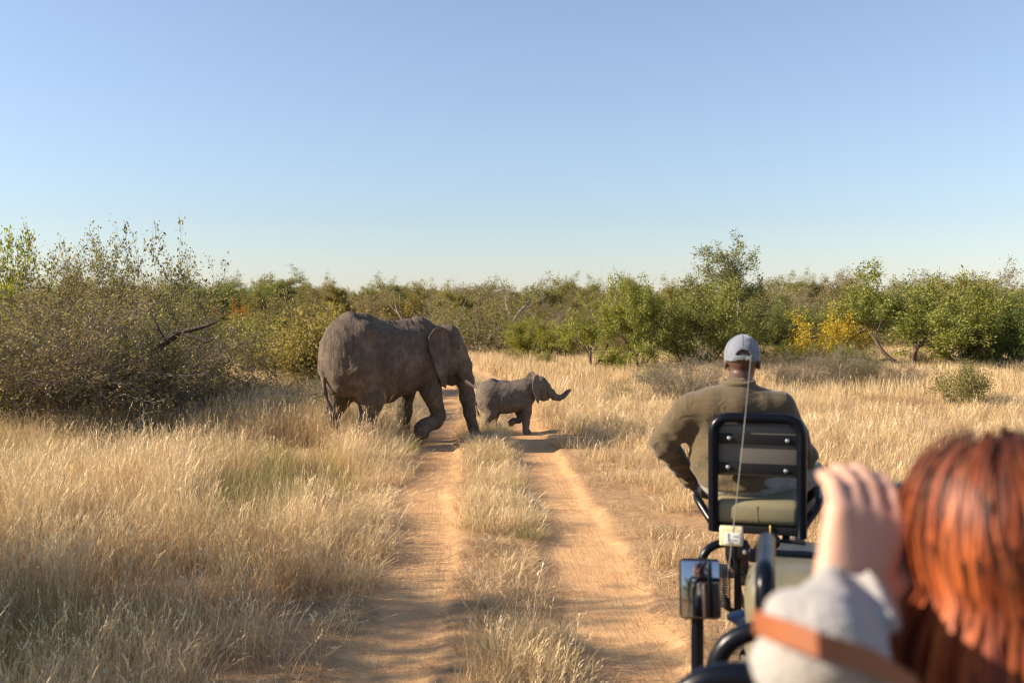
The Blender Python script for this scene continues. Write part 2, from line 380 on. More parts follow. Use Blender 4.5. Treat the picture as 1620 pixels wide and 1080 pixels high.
class Turned:                                    # adds shapes turned about a vertical axis (a head on its neck)
    def __init__(s, f, pivot, ang): s.f = f; s.p = np.array(pivot, float); s.M = np.array(Matrix.Rotation(ang, 3, 'Z'))
    def q(s, p): return s.M @ (np.array(p, float) - s.p) + s.p
    def cap(s, a, b, *r, **k): s.f.cap(s.q(a), s.q(b), *r, **k)
    def chain(s, P, r, k=.05): s.f.chain([s.q(p) for p in P], r, k)
    def ell(s, c, r, k=.05): s.f.ell(s.q(c), r, k, rot=s.M)
    def slab(s, poly, fr, *a, **k): s.f.slab(poly, (s.q(fr[0]), s.M @ np.array(fr[1], float), s.M @ np.array(fr[2], float)), *a, **k)
def make_cow():
    f = Field((-1.6, -.85, -.02), (2.35, .85, 2.45), .0185)
    k = .22
    f.ell((-.05, 0, 1.50), (1.12, .60, .66), k)
    f.ell((-.22, 0, 1.32), (.85, .58, .50), k)
    f.ell((-.80, 0, 1.72), (.55, .44, .55), .25)            # pelvis
    f.ell((-.98, .17, 1.45), (.36, .30, .52), .2); f.ell((-.98, -.17, 1.45), (.36, .30, .52), .2)
    f.ell((-.62, -.30, 1.99), (.22, .17, .17), .18); f.ell((-.62, .30, 1.99), (.22, .17, .17), .18)   # hip bones
    f.ell((.70, 0, 1.60), (.50, .46, .56), .25)             # withers and chest
    f.chain([(-1.18, 0, 1.92), (-.80, 0, 2.21), (-.45, 0, 2.20), (0, 0, 2.07), (.45, 0, 2.06), (.78, 0, 2.11), (1.05, 0, 2.03)], [.08, .085, .07, .06, .07, .09, .10], .20)
    # neck and head
    f.cap((.82, 0, 1.70), (1.25, -.04, 1.68), .41, .31, .18)
    HEAD = R(-26)
    T = Turned(f, (1.0, 0, 0), HEAD)
    T.ell((1.36, 0, 1.76), (.32, .29, .34), .12)
    T.ell((1.42, 0, 1.93), (.20, .21, .15), .12)
    T.ell((1.54, 0, 1.62), (.21, .22, .30), .12)
    for s in (-1, 1):
        T.ell((1.34, s * .20, 1.42), (.24, .12, .24), .12)
        T.cap((1.62, s * .19, 1.75), (1.50, s * .23, 1.78), .045, .06, .07)    # brow
        T.cap((1.58, s * .14, 1.40), (1.69, s * .16, 1.17), .085, .075, .08)   # tusk sheath
    T.chain([(1.25, 0, 1.30), (1.42, 0, 1.14), (1.50, 0, 1.06)], [.17, .11, .06], .10)
    T.chain([(1.58, 0, 1.60), (1.70, 0, 1.35), (1.765, 0, 1.10), (1.81, 0, .80), (1.86, 0, .50), (1.93, 0, .24), (2.00, 0, .09), (2.05, 0, .055)],
            [.225, .205, .175, .145, .115, .092, .075, .06], .06)
    # ears: a broad upper lobe running down to a tip
    poly = [(0.02, .36), (-.14, .43), (-.33, .40), (-.47, .27), (-.53, .05), (-.49, -.18), (-.38, -.42), (-.24, -.61), (-.15, -.66), (-.10, -.58), (-.06, -.35), (.01, -.12), (.05, .1)]
    for s in (-1, 1):
        U = np.array((.86, s * -.51, .06)); Vv = np.array((-.10, s * -.07, 1.0))
        sg = -s
        T.slab(poly, ((1.35, s * .33, 1.66), U, Vv), .014, .03, bend=lambda u, v, s=s: (s) * (-.10 * np.clip(-u / .5, 0, 1) ** 2 + .05 * np.sin(v * 5) * np.clip(-u / .5, 0, 1) - .05 * np.exp(-((v - .40) / .06) ** 2)))
    # legs
    def foot(x, y, r): f.cap((x, y, .13), (x + .03, y, .07), r, r * 1.12, .05)
    y = .33
    f.chain([(.72, y * .8, 1.45), (.70, y, .98), (.66, y, .55), (.62, y, .2)], [.29, .20, .145, .135], .08); foot(.64, y, .15)         # left front, planted
    f.chain([(.78, -y * .85, 1.45), (.86, -y, .95), (1.06, -y, .50)], [.29, .205, .135], .07)                                      # right front, lifted
    f.chain([(1.06, -y, .50), (.98, -y, .40), (.72, -y, .33)], [.14, .135, .125], .03); f.cap((.72, -y, .33), (.64, -y, .27), .14, .165, .04)
    f.chain([(-.92, y * .75, 1.40), (-.86, y, .90), (-1.02, y, .48), (-.96, y, .18)], [.36, .245, .155, .14], .09); foot(-.93, y, .155)
    f.chain([(-.78, -y * .75, 1.40), (-.52, -y, .88), (-.62, -y, .46), (-.56, -y, .18)], [.37, .25, .155, .14], .09); foot(-.53, -y, .155)
    f.cap((-.55, 0, .93), (.1, 0, .90), .16, .12, .15)
    f.cap((.52, .13, .98), (.52, .13, .93), .09, .07, .08); f.cap((.52, -.13, .98), (.52, -.13, .93), .09, .07, .08)
    # tail
    f.chain([(-1.17, 0, 1.86), (-1.31, -.02, 1.68), (-1.36, -.01, 1.35), (-1.34, -.02, 1.0), (-1.28, -.06, .80), (-1.20, -.12, .64)], [.085, .06, .045, .038, .03, .025], .04)
    # ribs and flank folds
    X = f.ax[0][:, None, None]; Y = f.ax[1][None, :, None]; Z = f.ax[2][None, None, :]
    f.D += (.0075 * np.sin(X * 58 + 5 * np.sin(Z * 2.3) + 2 * np.sin(Z * 9)) * np.exp(-((X + .10) / .27) ** 2) * np.exp(-((Z - 1.28) / .36) ** 2)).astype(np.float32)
    f.D += (.0045 * np.sin(Z * 105 + 1.5 * np.sin(Y * 18)) * np.clip((X - 1.50) / .12, 0, 1) * np.clip((1.25 - Z) / .2, 0, 1)).astype(np.float32)   # trunk rings
    f.D += (.0035 * np.sin(Z * 85 + 3 * np.sin(X * 14)) * np.exp(-((Z - .42) / .26) ** 2) * (X < 1.3)).astype(np.float32)
    f.D += (.0045 * np.sin((X - Z * .7) * 70 + 4 * np.sin(Z * 5 + X * 3)) * np.exp(-((X + .85) / .30) ** 2) * np.exp(-((Z - 1.15) / .40) ** 2)).astype(np.float32)
    f.D += (.0045 * np.sin((Z + X * .5) * 75 + 3 * np.sin(X * 8)) * np.exp(-((X - .75) / .25) ** 2) * np.exp(-((Z - 1.0) / .30) ** 2)).astype(np.float32)
    f.wobble(.0045, 16, 3); f.wobble(.0028, 42, 4)
    f.clip((0, 0, -1), -.0)
    root = empty('elephant_cow')
    body = f.build('body', M_COW, root)
    for s in (-1, 1):
        m = MB(); m.tube([T.q(p) for p in [(1.66, s * .16, 1.20), (1.76, s * .175, 1.09), (1.88, s * .18, 1.01), (1.98, s * .17, .98)]], [.042, .038, .028, .008], 10); m.build('tusk', M_IVORY, root)
        m = MB(); m.lathe([(.006, -.02), (.024, -.012), (.028, 0), (.02, .014), (.004, .02)], T.q((1.585, s * .245, 1.70)), T.M @ np.array((.5, s, 0)), 12); m.build('eye', M_EYE, root)
    m = MB(); rr = random.Random(3)
    for i in range(46):
        a = Vector((-1.20 + rr.gauss(0, .012), -.12 + rr.gauss(0, .012), .70 - rr.random() * .12))
        b = a + Vector((rr.gauss(.03, .05), rr.gauss(-.02, .04), -.16 - rr.random() * .16)); m.tube([a, (a + b) / 2 + Vector((rr.gauss(0, .012), rr.gauss(0, .012), 0)), b], [.006, .005, .002], 4)
    m.build('tail_hair', M_HAIR_E, root)
    for (fx, fy) in ((.64, .33), (-.93, .33), (-.53, -.33)):
        for a in (-50, -18, 18, 50):
            m = MB(); c = Vector((fx + .03 + .155 * math.cos(R(a)), fy + .155 * math.sin(R(a)), .045)); m.lathe([(.004, -.012), (.03, -.006), (.034, .002), (.022, .012), (.003, .016)], c, (math.cos(R(a)), math.sin(R(a)), .3), 10); m.build('toenail', M_NAIL, root)
    return root

def make_calf():
    f = Field((-.72, -.46, -.02), (1.30, .46, 1.30), .0095)
    k = .1
    f.ell((-.02, 0, .70), (.50, .265, .285), k)
    f.ell((-.08, 0, .62), (.40, .26, .22), k)
    f.ell((-.34, 0, .76), (.24, .21, .26), .12)
    f.ell((-.40, .08, .66), (.17, .14, .23), .1); f.ell((-.40, -.08, .66), (.17, .14, .23), .1)
    f.ell((.32, 0, .75), (.24, .21, .26), .12)
    f.chain([(-.50, 0, .90), (-.30, 0, 1.01), (-.08, 0, .97), (.15, 0, .955), (.36, 0, 1.0), (.5, 0, .99)], [.03, .03, .025, .025, .035, .04], .09)
    f.cap((.36, 0, .82), (.58, 0, .88), .19, .16, .09)
    f.ell((.64, 0, .91), (.165, .15, .165), .06); f.ell((.63, 0, 1.0), (.11, .115, .075), .06)
    f.ell((.74, 0, .85), (.12, .115, .13), .06)
    for s in (-1, 1):
        f.ell((.62, s * .10, .77), (.11, .05, .09), .05); f.cap((.78, s * .09, .91), (.71, s * .115, .93), .022, .03, .03)
    f.chain([(.60, 0, .72), (.72, 0, .67), (.80, 0, .655)], [.08, .05, .03], .05)
    f.chain([(.76, 0, .84), (.86, 0, .76), (.93, 0, .69), (1.02, 0, .66), (1.10, 0, .69), (1.17, 0, .755), (1.225, 0, .81)], [.10, .082, .066, .055, .046, .038, .034], .03)
    pr = [(0.01, .19), (-.07, .25), (-.17, .20), (-.23, .08), (-.23, -.05), (-.18, -.17), (-.12, -.27), (-.075, -.30), (-.05, -.2), (-.01, -.07), (.02, .05)]
    f.slab(pr, ((.60, -.15, .89), (.55, .80, .0), (-.05, .05, 1)), .0075, .015, bend=lambda u, v: -.05 * np.clip(-u / .25, 0, 1) ** 2)
    f.slab(pr, ((.60, .15, .92), (.55, -.86, -.22), (-.12, -.25, 1)), .0075, .015, bend=lambda u, v: .05 * np.clip(-u / .25, 0, 1) ** 2 )
    y = .135
    def foot(x, yy, r): f.cap((x, yy, .06), (x + .015, yy, .035), r, r * 1.13, .02)
    f.chain([(.35, -y * .8, .66), (.36, -y, .42), (.34, -y, .22), (.335, -y, .09)], [.125, .088, .066, .062], .04); foot(.345, -y, .068)
    f.chain([(.32, y * .8, .66), (.26, y, .44), (.30, y, .27)], [.125, .09, .062], .04)
    f.chain([(.30, y, .27), (.27, y, .24), (.15, y, .225)], [.062, .06, .055], .015); f.cap((.15, y, .225), (.11, y, .19), .058, .066, .02)
    f.chain([(-.36, -y * .8, .62), (-.34, -y, .40), (-.45, -y, .21), (-.44, -y, .09)], [.155, .108, .068, .064], .045); foot(-.43, -y, .07)
    f.chain([(-.34, y * .8, .62), (-.22, y, .40), (-.24, y, .21), (-.20, y, .09)], [.155, .108, .068, .064], .045); foot(-.19, y, .07)
    f.chain([(-.52, 0, .82), (-.60, -.01, .72), (-.61, -.03, .58), (-.57, -.05, .44)], [.04, .026, .018, .012], .02)
    X = f.ax[0][:, None, None]; Y = f.ax[1][None, :, None]; Z = f.ax[2][None, None, :]
    f.D += (.0018 * np.sin(X * 120 + 4 * np.sin(Z * 6)) * np.exp(-((X + .05) / .15) ** 2) * np.exp(-((Z - .62) / .16) ** 2)).astype(np.float32)
    f.wobble(.0018, 34, 5); f.wobble(.001, 80, 6)
    f.clip((0, 0, -1), -.0)
    root = empty('elephant_calf'); f.build('body', M_CALF, root)
    for s in (-1, 1):
        m = MB(); m.lathe([(.003, -.01), (.013, -.006), (.015, 0), (.01, .008), (.002, .011)], (.765, s * .118, .885), (.5, s, 0), 10); m.build('eye', M_EYE, root)
    m = MB(); rr = random.Random(5)
    for i in range(18):
        a = Vector((-.57, -.05, .46)); b = a + Vector((rr.gauss(.02, .02), rr.gauss(0, .02), -.09 - rr.random() * .07)); m.tube([a, b], [.004, .0015], 4)
    m.build('tail_hair', M_HAIR_E, root)
    for (fx, fy) in ((.345, -y), (-.43, -y), (-.19, y)):
        for a in (-45, 0, 45):
            m = MB(); c = Vector((fx + .015 + .072 * math.cos(R(a)), fy + .072 * math.sin(R(a)), .024)); m.lathe([(.002, -.006), (.016, -.003), (.018, .001), (.012, .006), (.002, .008)], c, (math.cos(R(a)), math.sin(R(a)), .3), 8); m.build('toenail', M_NAIL, root)
    return root
cow = make_cow()
COW_A = R(36); cx_, cy_ = -2.23, 17.5
cow.location = (cx_, cy_, gz(cx_, cy_) - .045); cow.rotation_euler = (0, 0, COW_A); cow.scale = (.87, .96, 1)
tag(cow, 'large grey elephant cow with tusks stepping across the sand track', 'elephant')
calf = make_calf()
calf.location = (-.10, 19.25, -.06); calf.rotation_euler = (0, 0, R(12)); calf.scale = (1.02,) * 3
tag(calf, 'small elephant calf with trunk stretched forward and ears spread', 'elephant')
# ---------------------------------------------------------------- plant materials
def leaf_material(name, dark, light, yellow=(.30, .24, .06), transl=.35):
    t = MT(name); a = t.n('Attribute', attribute_name='tint').outputs['Fac']
    oi = t.n('ObjectInfo'); c = t.ramp(a, [(0, dark), (.6, light), (.93, light), (1, yellow)])
    c = t.mix(1.0, c, oi.outputs['Color'], 'MULTIPLY')
    d = t.n('BsdfPrincipled', {'Base Color': c, 'Roughness': .62, 'Specular IOR Level': .28}).outputs[0]
    tr = t.n('BsdfTranslucent', {'Color': t.mix(1.0, c, (1.25, 1.25, .7), 'MULTIPLY')}).outputs[0]
    return t.done(t.n('MixShader', {0: transl, 1: d, 2: tr}).outputs[0])
M_LEAF = leaf_material('bushveld_leaves', (.100, .105, .028), (.265, .255, .085), (.38, .30, .10))
M_LEAF_OLIVE = leaf_material('olive_leaves', (.105, .098, .042), (.265, .240, .115), (.34, .26, .12))
M_LEAF_GOLD = leaf_material('autumn_leaves', (.20, .16, .025), (.46, .36, .06), (.42, .24, .04))
M_LEAF_DRY = leaf_material('dry_grey_leaves', (.11, .085, .05), (.24, .195, .115), (.30, .22, .10), .2)
def bark_material(name, a, b):
    t = MT(name); tc = t.n('TexCoord').outputs['Object']
    n = t.noise(t.n('Mapping', {'Vector': tc, 'Scale': (14, 14, 3)}).outputs[0], 2.0, 6, .65)
    c = t.ramp(n, [(.3, a), (.7, b)]); bp = t.n('Bump', {'Strength': .7, 'Distance': .02, 'Height': n}).outputs[0]
    return t.done(t.n('BsdfPrincipled', {'Base Color': c, 'Roughness': .9, 'Specular IOR Level': .2, 'Normal': bp}).outputs[0])
M_BARK = bark_material('brown_bark', (.055, .040, .028), (.16, .12, .085))
M_BARK_GREY = bark_material('grey_weathered_wood', (.14, .115, .09), (.34, .29, .235))
M_BARK_DARK = bark_material('dark_dead_wood', (.028, .022, .018), (.10, .080, .065))
def grass_material(name, cols, transl=.22):
    t = MT(name); a = t.n('Attribute', attribute_name='tint').outputs['Fac']; pos = t.n('NewGeometry').outputs['Position']
    oi = t.n('ObjectInfo').outputs['Random']; patch = t.noise(pos, .55, 4, .6)
    f = t.math('ADD', t.math('MULTIPLY', a, .45), t.math('ADD', t.math('MULTIPLY', oi, .25), t.math('MULTIPLY', patch, .42)), clamp=True)
    c = t.ramp(f, cols)
    d = t.n('BsdfPrincipled', {'Base Color': c, 'Roughness': .55, 'Specular IOR Level': .3}).outputs[0]
    tr = t.n('BsdfTranslucent', {'Color': c}).outputs[0]
    return t.done(t.n('MixShader', {0: transl, 1: d, 2: tr}).outputs[0])
M_GRASS = grass_material('dry_golden_grass', [(.22, (.12, .082, .036)), (.40, (.38, .255, .115)), (.60, (.66, .485, .25)), (.82, (.90, .73, .44))])
M_GRASS_GREEN = grass_material('half_green_grass', [(.2, (.13, .15, .035)), (.5, (.32, .28, .09)), (.85, (.55, .44, .19))])
M_GRASS_DULL = grass_material('brown_trampled_grass', [(.15, (.17, .11, .06)), (.5, (.40, .275, .15)), (.85, (.66, .50, .29))])

# ---------------------------------------------------------------- tree builder
def tubes_mesh(lines, sides=5):
    V = []; Fq = []; o = 0
    for P, r in lines:
        P = np.asarray(P); m = len(P); T = np.gradient(P, axis=0); T /= np.linalg.norm(T, axis=1)[:, None] + 1e-9
        ref = np.array((.13, .97, .2)); A = np.cross(T, ref); A /= np.linalg.norm(A, axis=1)[:, None] + 1e-9; B = np.cross(T, A)
        ns = sides if r[0] > .012 else 3
        an = np.arange(ns) * 2 * math.pi / ns
        ring = P[:, None, :] + (A[:, None, :] * np.cos(an)[None, :, None] + B[:, None, :] * np.sin(an)[None, :, None]) * np.asarray(r)[:, None, None]
        V.append(ring.reshape(-1, 3)); i = np.arange(m - 1)[:, None] * ns; k = np.arange(ns)[None]
        a = o + i + k; b = o + i + (k + 1) % ns
        Fq.append(np.stack([a, b, b + ns, a + ns], -1).reshape(-1, 4)); o += m * ns
    return np.concatenate(V), np.concatenate(Fq)
def leaves_mesh(P, size, rng, droop=.0, aspect=.5, D=None):
    n = len(P); d = rng.normal(size=(n, 3)); d[:, 2] = d[:, 2] * .7 - droop
    if D is not None: d += D * 1.2
    d /= np.linalg.norm(d, axis=1)[:, None]; s = rng.normal(size=(n, 3)); s -= d * (s * d).sum(1)[:, None]; s /= np.linalg.norm(s, axis=1)[:, None]
    L = size * rng.uniform(.6, 1.35, n)[:, None]; W = L * aspect * .5
    nrm = np.cross(d, s)
    V = np.stack([P, P + d * L * .5 + s * W + nrm * W * .35, P + d * L, P + d * L * .5 - s * W + nrm * W * .35], 1).reshape(-1, 3)
    Fq = np.arange(n * 4).reshape(n, 4); tint = np.repeat(rng.beta(1.6, 1.6, n), 4); return V, Fq, tint
class Tree:
    def __init__(s, seed): s.r = random.Random(seed); s.g = np.random.default_rng(seed); s.lines = []; s.tw = []
    def grow(s, p, d, L, r, lev, maxlev, spread=.7, up=.12, kids=(3, 5), jit=.22, outw=0.0, ratio=.62, kid_from=.3):
        n = max(3, int(3 + L * (2.2 if L > .5 else 5))); n = min(n, 8); P = [np.array(p, float)]; d = np.array(d, float); d /= np.linalg.norm(d)
        ds = [d]
        for i in range(n):
            d = d + np.array([s.r.gauss(0, jit), s.r.gauss(0, jit), s.r.gauss(0, jit * .7)]) + np.array([0, 0, up])
            h = np.array([P[-1][0], P[-1][1], 0]); hn = np.linalg.norm(h)
            if hn > .01: d = d + outw * h / hn
            d /= np.linalg.norm(d); P.append(P[-1] + d * L / n); ds.append(d)
        rad = [r * (1 - .62 * i / n) if lev < maxlev else r * (1 - .8 * i / n) for i in range(n + 1)]
        s.lines.append((P, rad))
        if lev >= maxlev - 1: s.tw.append((np.array(P), np.array(ds), lev))
        if lev < maxlev:
            for k in range(s.r.randint(*kids)):
                t = s.r.uniform(kid_from, 1.0) if k else 1.0; i = min(n, int(t * n)); b = ds[i]
                v = np.array([s.r.gauss(0, 1), s.r.gauss(0, 1), s.r.gauss(0, .6)]); v -= b * v.dot(b); v /= np.linalg.norm(v) + 1e-9
                a = spread * s.r.uniform(.6, 1.25)
                s.grow(P[i], b * math.cos(a) + v * math.sin(a), L * ratio * s.r.uniform(.75, 1.2), max(.003, rad[i] * s.r.uniform(.5, .72)), lev + 1, maxlev, spread, up * .8, kids, jit, outw, ratio, kid_from)
    def leaves(s, per_m, sig, size, **k):
        Ps = []; Ds = []
        for P, ds, lev in s.tw:
            L = np.linalg.norm(np.diff(P, axis=0), axis=1).sum(); n = int(max(1, per_m * L * s.r.uniform(.3, 1.5)))
            t = s.g.uniform(.15, 1.02, n) * (len(P) - 1); i = np.clip(t.astype(int), 0, len(P) - 2); f = (t - i)[:, None]
            Ps.append(P[i] * (1 - f) + P[i + 1] * f + s.g.normal(0, sig, (n, 3))); Ds.append(ds[i])
        P = np.concatenate(Ps); D = np.concatenate(Ds); ok = P[:, 2] > .02
        return leaves_mesh(P[ok], size, s.g, D=D[ok], **k)
PROTO = {}
def proto(key, seed, fn, leaf_mat, bark, per_m, sig, size, height, **lk):
    t = Tree(seed); fn(t); V, Fq = tubes_mesh(t.lines); zmax = V[:, 2].max() if per_m == 0 else np.percentile(V[:, 2], 99.5); k = height / zmax
    me_t = new_mesh(key + '_trunk', V * k, Fq, bark)
    me_c = None
    if per_m:
        LV, LF, tint = t.leaves(per_m, sig / k, size / k, **lk); me_c = new_mesh(key + '_crown', LV * k, LF, leaf_mat, False, {'tint': tint})
    PROTO[key] = (me_t, me_c, height); return
def umbrella(t):
    for i in range(t.r.randint(2, 3)):
        a = i * 2.3 + t.r.random(); t.grow((0.06 * math.cos(a), .06 * math.sin(a), -.1), (.42 * math.cos(a), .42 * math.sin(a), 1), 1.6, .10, 0, 4, .70, .035, (3, 5), .17, .05, .66, .25)
def roundbush(t):
    for i in range(7):
        a = i * .92 + t.r.random() * .6; e = t.r.uniform(.35, 1.0); t.grow((.1 * math.cos(a), .1 * math.sin(a), -.08), (e * math.cos(a), e * math.sin(a), .95), 1.25, .045, 0, 3, .65, .07, (4, 6), .2, .03, .62, .12)
def talltree(t):
    t.grow((0, 0, -.1), (.05, .02, 1), 3.2, .12, 0, 4, .72, .10, (5, 6), .14, .0, .56, .15)
    for i in range(4):
        a = i * 1.7; t.grow((0, 0, -.05), (.6 * math.cos(a), .6 * math.sin(a), 1), 1.9, .07, 1, 4, .7, .08, (4, 5), .18, .0, .6, .15)
def bare(t):
    for i in range(3):
        a = i * 2.1; t.grow((.05 * math.cos(a), .05 * math.sin(a), -.1), (.5 * math.cos(a), .5 * math.sin(a), 1), 1.7, .07, 0, 4, .6, .06, (4, 5), .2, .04, .62, .25)
def deadtree(t):
    t.grow((0, 0, -.1), (.12, 0, 1), 3.0, .13, 0, 2, .65, .14, (3, 4), .2, .05, .55, .5)
def scrub(t):
    for i in range(12):
        a = i * .55 + t.r.random(); e = t.r.uniform(.5, 1.9); t.grow((.25 * t.r.gauss(0, 1), .25 * t.r.gauss(0, 1), -.04), (e * math.cos(a), e * math.sin(a), .8), .75, .016, 0, 3, .75, .04, (3, 5), .28, .0, .62, .1)
def shrub(t):
    for i in range(13):
        a = i * .5 + t.r.random() * .5; e = t.r.uniform(.2, 1.1); t.grow((.12 * math.cos(a), .12 * math.sin(a), -.05), (e * math.cos(a), e * math.sin(a), 1), .9, .018, 0, 2, .55, .06, (5, 7), .2, .0, .55, .1)
proto('umbrella_a', 1, umbrella, M_LEAF, M_BARK, 95, .10, 0.095, 4.0)
proto('umbrella_b', 2, umbrella, M_LEAF, M_BARK, 95, .10, 0.095, 4.0)
proto('round_a', 13, roundbush, M_LEAF, M_BARK, 95, .09, 0.085, 3.0)
proto('round_b', 14, roundbush, M_LEAF, M_BARK, 90, .09, 0.085, 3.0)
proto('round_c', 15, roundbush, M_LEAF_OLIVE, M_BARK_GREY, 70, .09, 0.08, 3.0)
proto('tall_a', 6, talltree, M_LEAF_OLIVE, M_BARK_GREY, 62, .09, 0.085, 5.0)
proto('tall_b', 8, talltree, M_LEAF, M_BARK, 66, .09, 0.085, 5.0)
proto('bare_a', 21, bare, M_LEAF_DRY, M_BARK_GREY, 7, .06, .06, 4.0)
proto('bare_b', 22, bare, M_LEAF_DRY, M_BARK_GREY, 5, .06, .06, 4.0)
proto('dead_a', 31, deadtree, None, M_BARK_GREY, 0, 0, 0, 4.5)
proto('dead_b', 33, deadtree, None, M_BARK_GREY, 0, 0, 0, 4.5)
proto('scrub_a', 41, scrub, M_LEAF_DRY, M_BARK_GREY, 40, .05, .04, 1.2)
proto('scrub_b', 42, scrub, M_LEAF_OLIVE, M_BARK_GREY, 50, .05, .045, 1.2)
proto('shrub_a', 51, shrub, M_LEAF, M_BARK, 80, .06, 0.05, 1.3)
proto('shrub_b', 52, shrub, M_LEAF_OLIVE, M_BARK, 75, .06, 0.05, 1.3)
proto('gold_a', 61, roundbush, M_LEAF_GOLD, M_BARK, 42, .09, 0.08, 2.2)
def plant(key, x, y, h, wide, label, cat, group=None, tint=(1, 1, 1), name=None, rz=None, z=None):
    """wide: ratio of width to the model's own"""
    me_t, me_c, H = PROTO[key]; k = h / H
    root = empty(name or cat.replace(' ', '_'), (x, y, (gz(x, y) if z is None else z) - .03), random.uniform(0, 6.28) if rz is None else rz)
    root.scale = (k * wide, k * wide, k)
    o = bpy.data.objects.new('trunk', me_t); COL.objects.link(o); o.parent = root
    if me_c:
        c = bpy.data.objects.new('crown', me_c); COL.objects.link(c); c.parent = root; c.color = (*tint, 1)
    return tag(root, label, cat, group)
def by_px(key, px, base_py, top_py, wide, label, cat, **k):
    Y = depth_of(base_py); x = (px - 810) / F * Y; h = CAM_H + (HOR - top_py) / F * Y
    return plant(key, x, Y, h, wide, label, cat, **k)

def thicket(t):
    for i in range(30):
        a = i * .71 + t.r.random() * .5; e = t.r.uniform(.25, 2.0); t.grow((.5 * t.r.gauss(0, 1), .4 * t.r.gauss(0, 1), -.05), (e * math.cos(a), e * math.sin(a), .9), 1.35, .022, 0, 3, .62, .015, (5, 6), .24, .0, .6, .12)
def sapling(t):
    for i in range(4):
        a = i * 1.6 + t.r.random(); e = t.r.uniform(.05, .35); t.grow((.06 * math.cos(a), .06 * math.sin(a), -.1), (e * math.cos(a), e * math.sin(a), 1), 2.5, .03, 0, 3, .55, .10, (4, 6), .14, .0, .45, .35)
proto('thicket_a', 71, thicket, M_LEAF_OLIVE, M_BARK_GREY, 24, .05, .042, 2.2)
proto('thicket_b', 72, thicket, M_LEAF_DRY, M_BARK_GREY, 20, .05, .042, 2.2)
proto('sapling_a', 81, sapling, M_LEAF_OLIVE, M_BARK, 15, .045, .075, 3.8)
proto('sapling_c', 85, sapling, M_LEAF_OLIVE, M_BARK, 15, .045, .075, 3.8)
proto('sapling_b', 82, sapling, M_LEAF, M_BARK, 20, .04, .10, 3.8)
print('TREE TRIS', sum(len(m.polygons) * 2 for p in PROTO.values() for m in p[:2] if m))
# ---------------------------------------------------------------- trees and bushes the photograph shows one by one
G1, G2, G3 = (1.05, 1.12, .75), (.85, .95, .8), (.95, .9, .95)
by_px('tall_a', 1160, 572, 390, 1.15, 'tall olive tree rising above its neighbours behind the seated man in the cap', 'tree', tint=(.9, 1, .75), name='tall_tree', rz=1.0)
by_px('round_b', 1095, 586, 452, .95, 'dense olive green bush left of the tall olive tree', 'tree', tint=(.9, .95, .7), name='bushy_tree')
by_px('umbrella_a', 1015, 592, 440, .80, 'bright green feathery tree with slim brown trunk beyond the calf', 'tree', tint=G1, name='acacia_tree')
by_px('umbrella_b', 935, 588, 446, .78, 'light green spreading tree with dark forked trunk beyond the calf', 'tree', tint=(1.1, 1.15, .7), name='acacia_tree')
by_px('round_a', 848, 571, 505, 1.15, 'low round leafy green bush growing behind the calf', 'bush', tint=(1.15, 1.15, .65), name='round_bush')
by_px('round_c', 770, 545, 500, 1.1, 'dull green low bush above the elephant cow\'s head', 'bush', tint=G1, name='round_bush')
by_px('bare_a', 700, 530, 442, 1.05, 'leafless grey tree standing behind the elephant cow', 'tree', name='bare_tree', rz=2)
by_px('bare_b', 775, 527, 462, 1.0, 'thin greyish bare tree beside the round leafy bush', 'tree', name='bare_tree')
by_px('dead_a', 797, 553, 424, 1.0, 'dead tree with two bare grey forks above the bush', 'tree', name='dead_tree', rz=.4)
by_px('dead_b', 938, 566, 416, 1.0, 'dead tree with bare antler-like branches over light green tree', 'tree', name='dead_tree', rz=1.2)
by_px('dead_a', 645, 540, 444, .6, 'thin bare dead stem poking above the scrub behind the cow', 'tree', name='dead_tree', rz=2.4)
by_px('umbrella_b', 1440, 588, 421, 1.2, 'broad green acacia with bare forked trunk in yellow grass', 'tree', tint=(1.0, 1.08, .75), name='acacia_tree', rz=.3)
by_px('round_a', 1515, 580, 440, .95, 'mid green bushy tree against the right of the broad acacia', 'tree', tint=G1, name='bushy_tree')
by_px('round_b', 1612, 583, 470, 1.0, 'dark blue green bushy tree at the edge of the clearing', 'tree', tint=(.72, .95, .75), name='bushy_tree')
by_px('gold_a', 1312, 582, 490, .95, 'golden yellow bush left of the broad acacia', 'bush', name='golden_bush', tint=(1.25, 1.2, .9))
by_px('round_c', 1345, 550, 460, 1.0, 'olive grey bushy tree behind the golden yellow bush', 'tree', tint=G3, name='bushy_tree')
by_px('tall_b', 1310, 540, 436, .95, 'rounded olive tree over the golden yellow bush', 'tree', tint=(.9, .9, .85), name='bushy_tree')
by_px('round_b', 1222, 560, 470, .9, 'dark olive bush right of the tall olive tree', 'bush', tint=(.7, .8, .7), name='dark_bush')
by_px('shrub_a', 1240, 585, 540, 1.3, 'small bright green shrub right of the man\'s cap', 'bush', tint=(1.2, 1.3, .6), name='green_shrub')
by_px('thicket_b', 1275, 622, 548, 1.05, 'twiggy dry grey brush heap between the man and the acacia', 'bush', name='dry_scrub')
by_px('thicket_a', 1350, 618, 548, 1.0, 'half dry grey green brush heap beneath the golden bush', 'bush', name='dry_scrub')
by_px('thicket_b', 1425, 615, 568, 1.1, 'low dead brown brush heap at the foot of the broad acacia', 'bush', name='dry_scrub', tint=(.8, .75, .7))
by_px('shrub_b', 1530, 648, 572, 1.0, 'round olive shrub standing alone in the yellow grass', 'bush', tint=(1.05, 1.05, .8), name='olive_shrub')
by_px('thicket_b', 1085, 640, 558, .95, 'twiggy pale thorn scrub left of the man\'s shoulder', 'bush', name='dry_scrub')
by_px('scrub_b', 1040, 622, 575, 1.0, 'sparse olive scrub at the foot of the bright green tree', 'bush', name='dry_scrub')
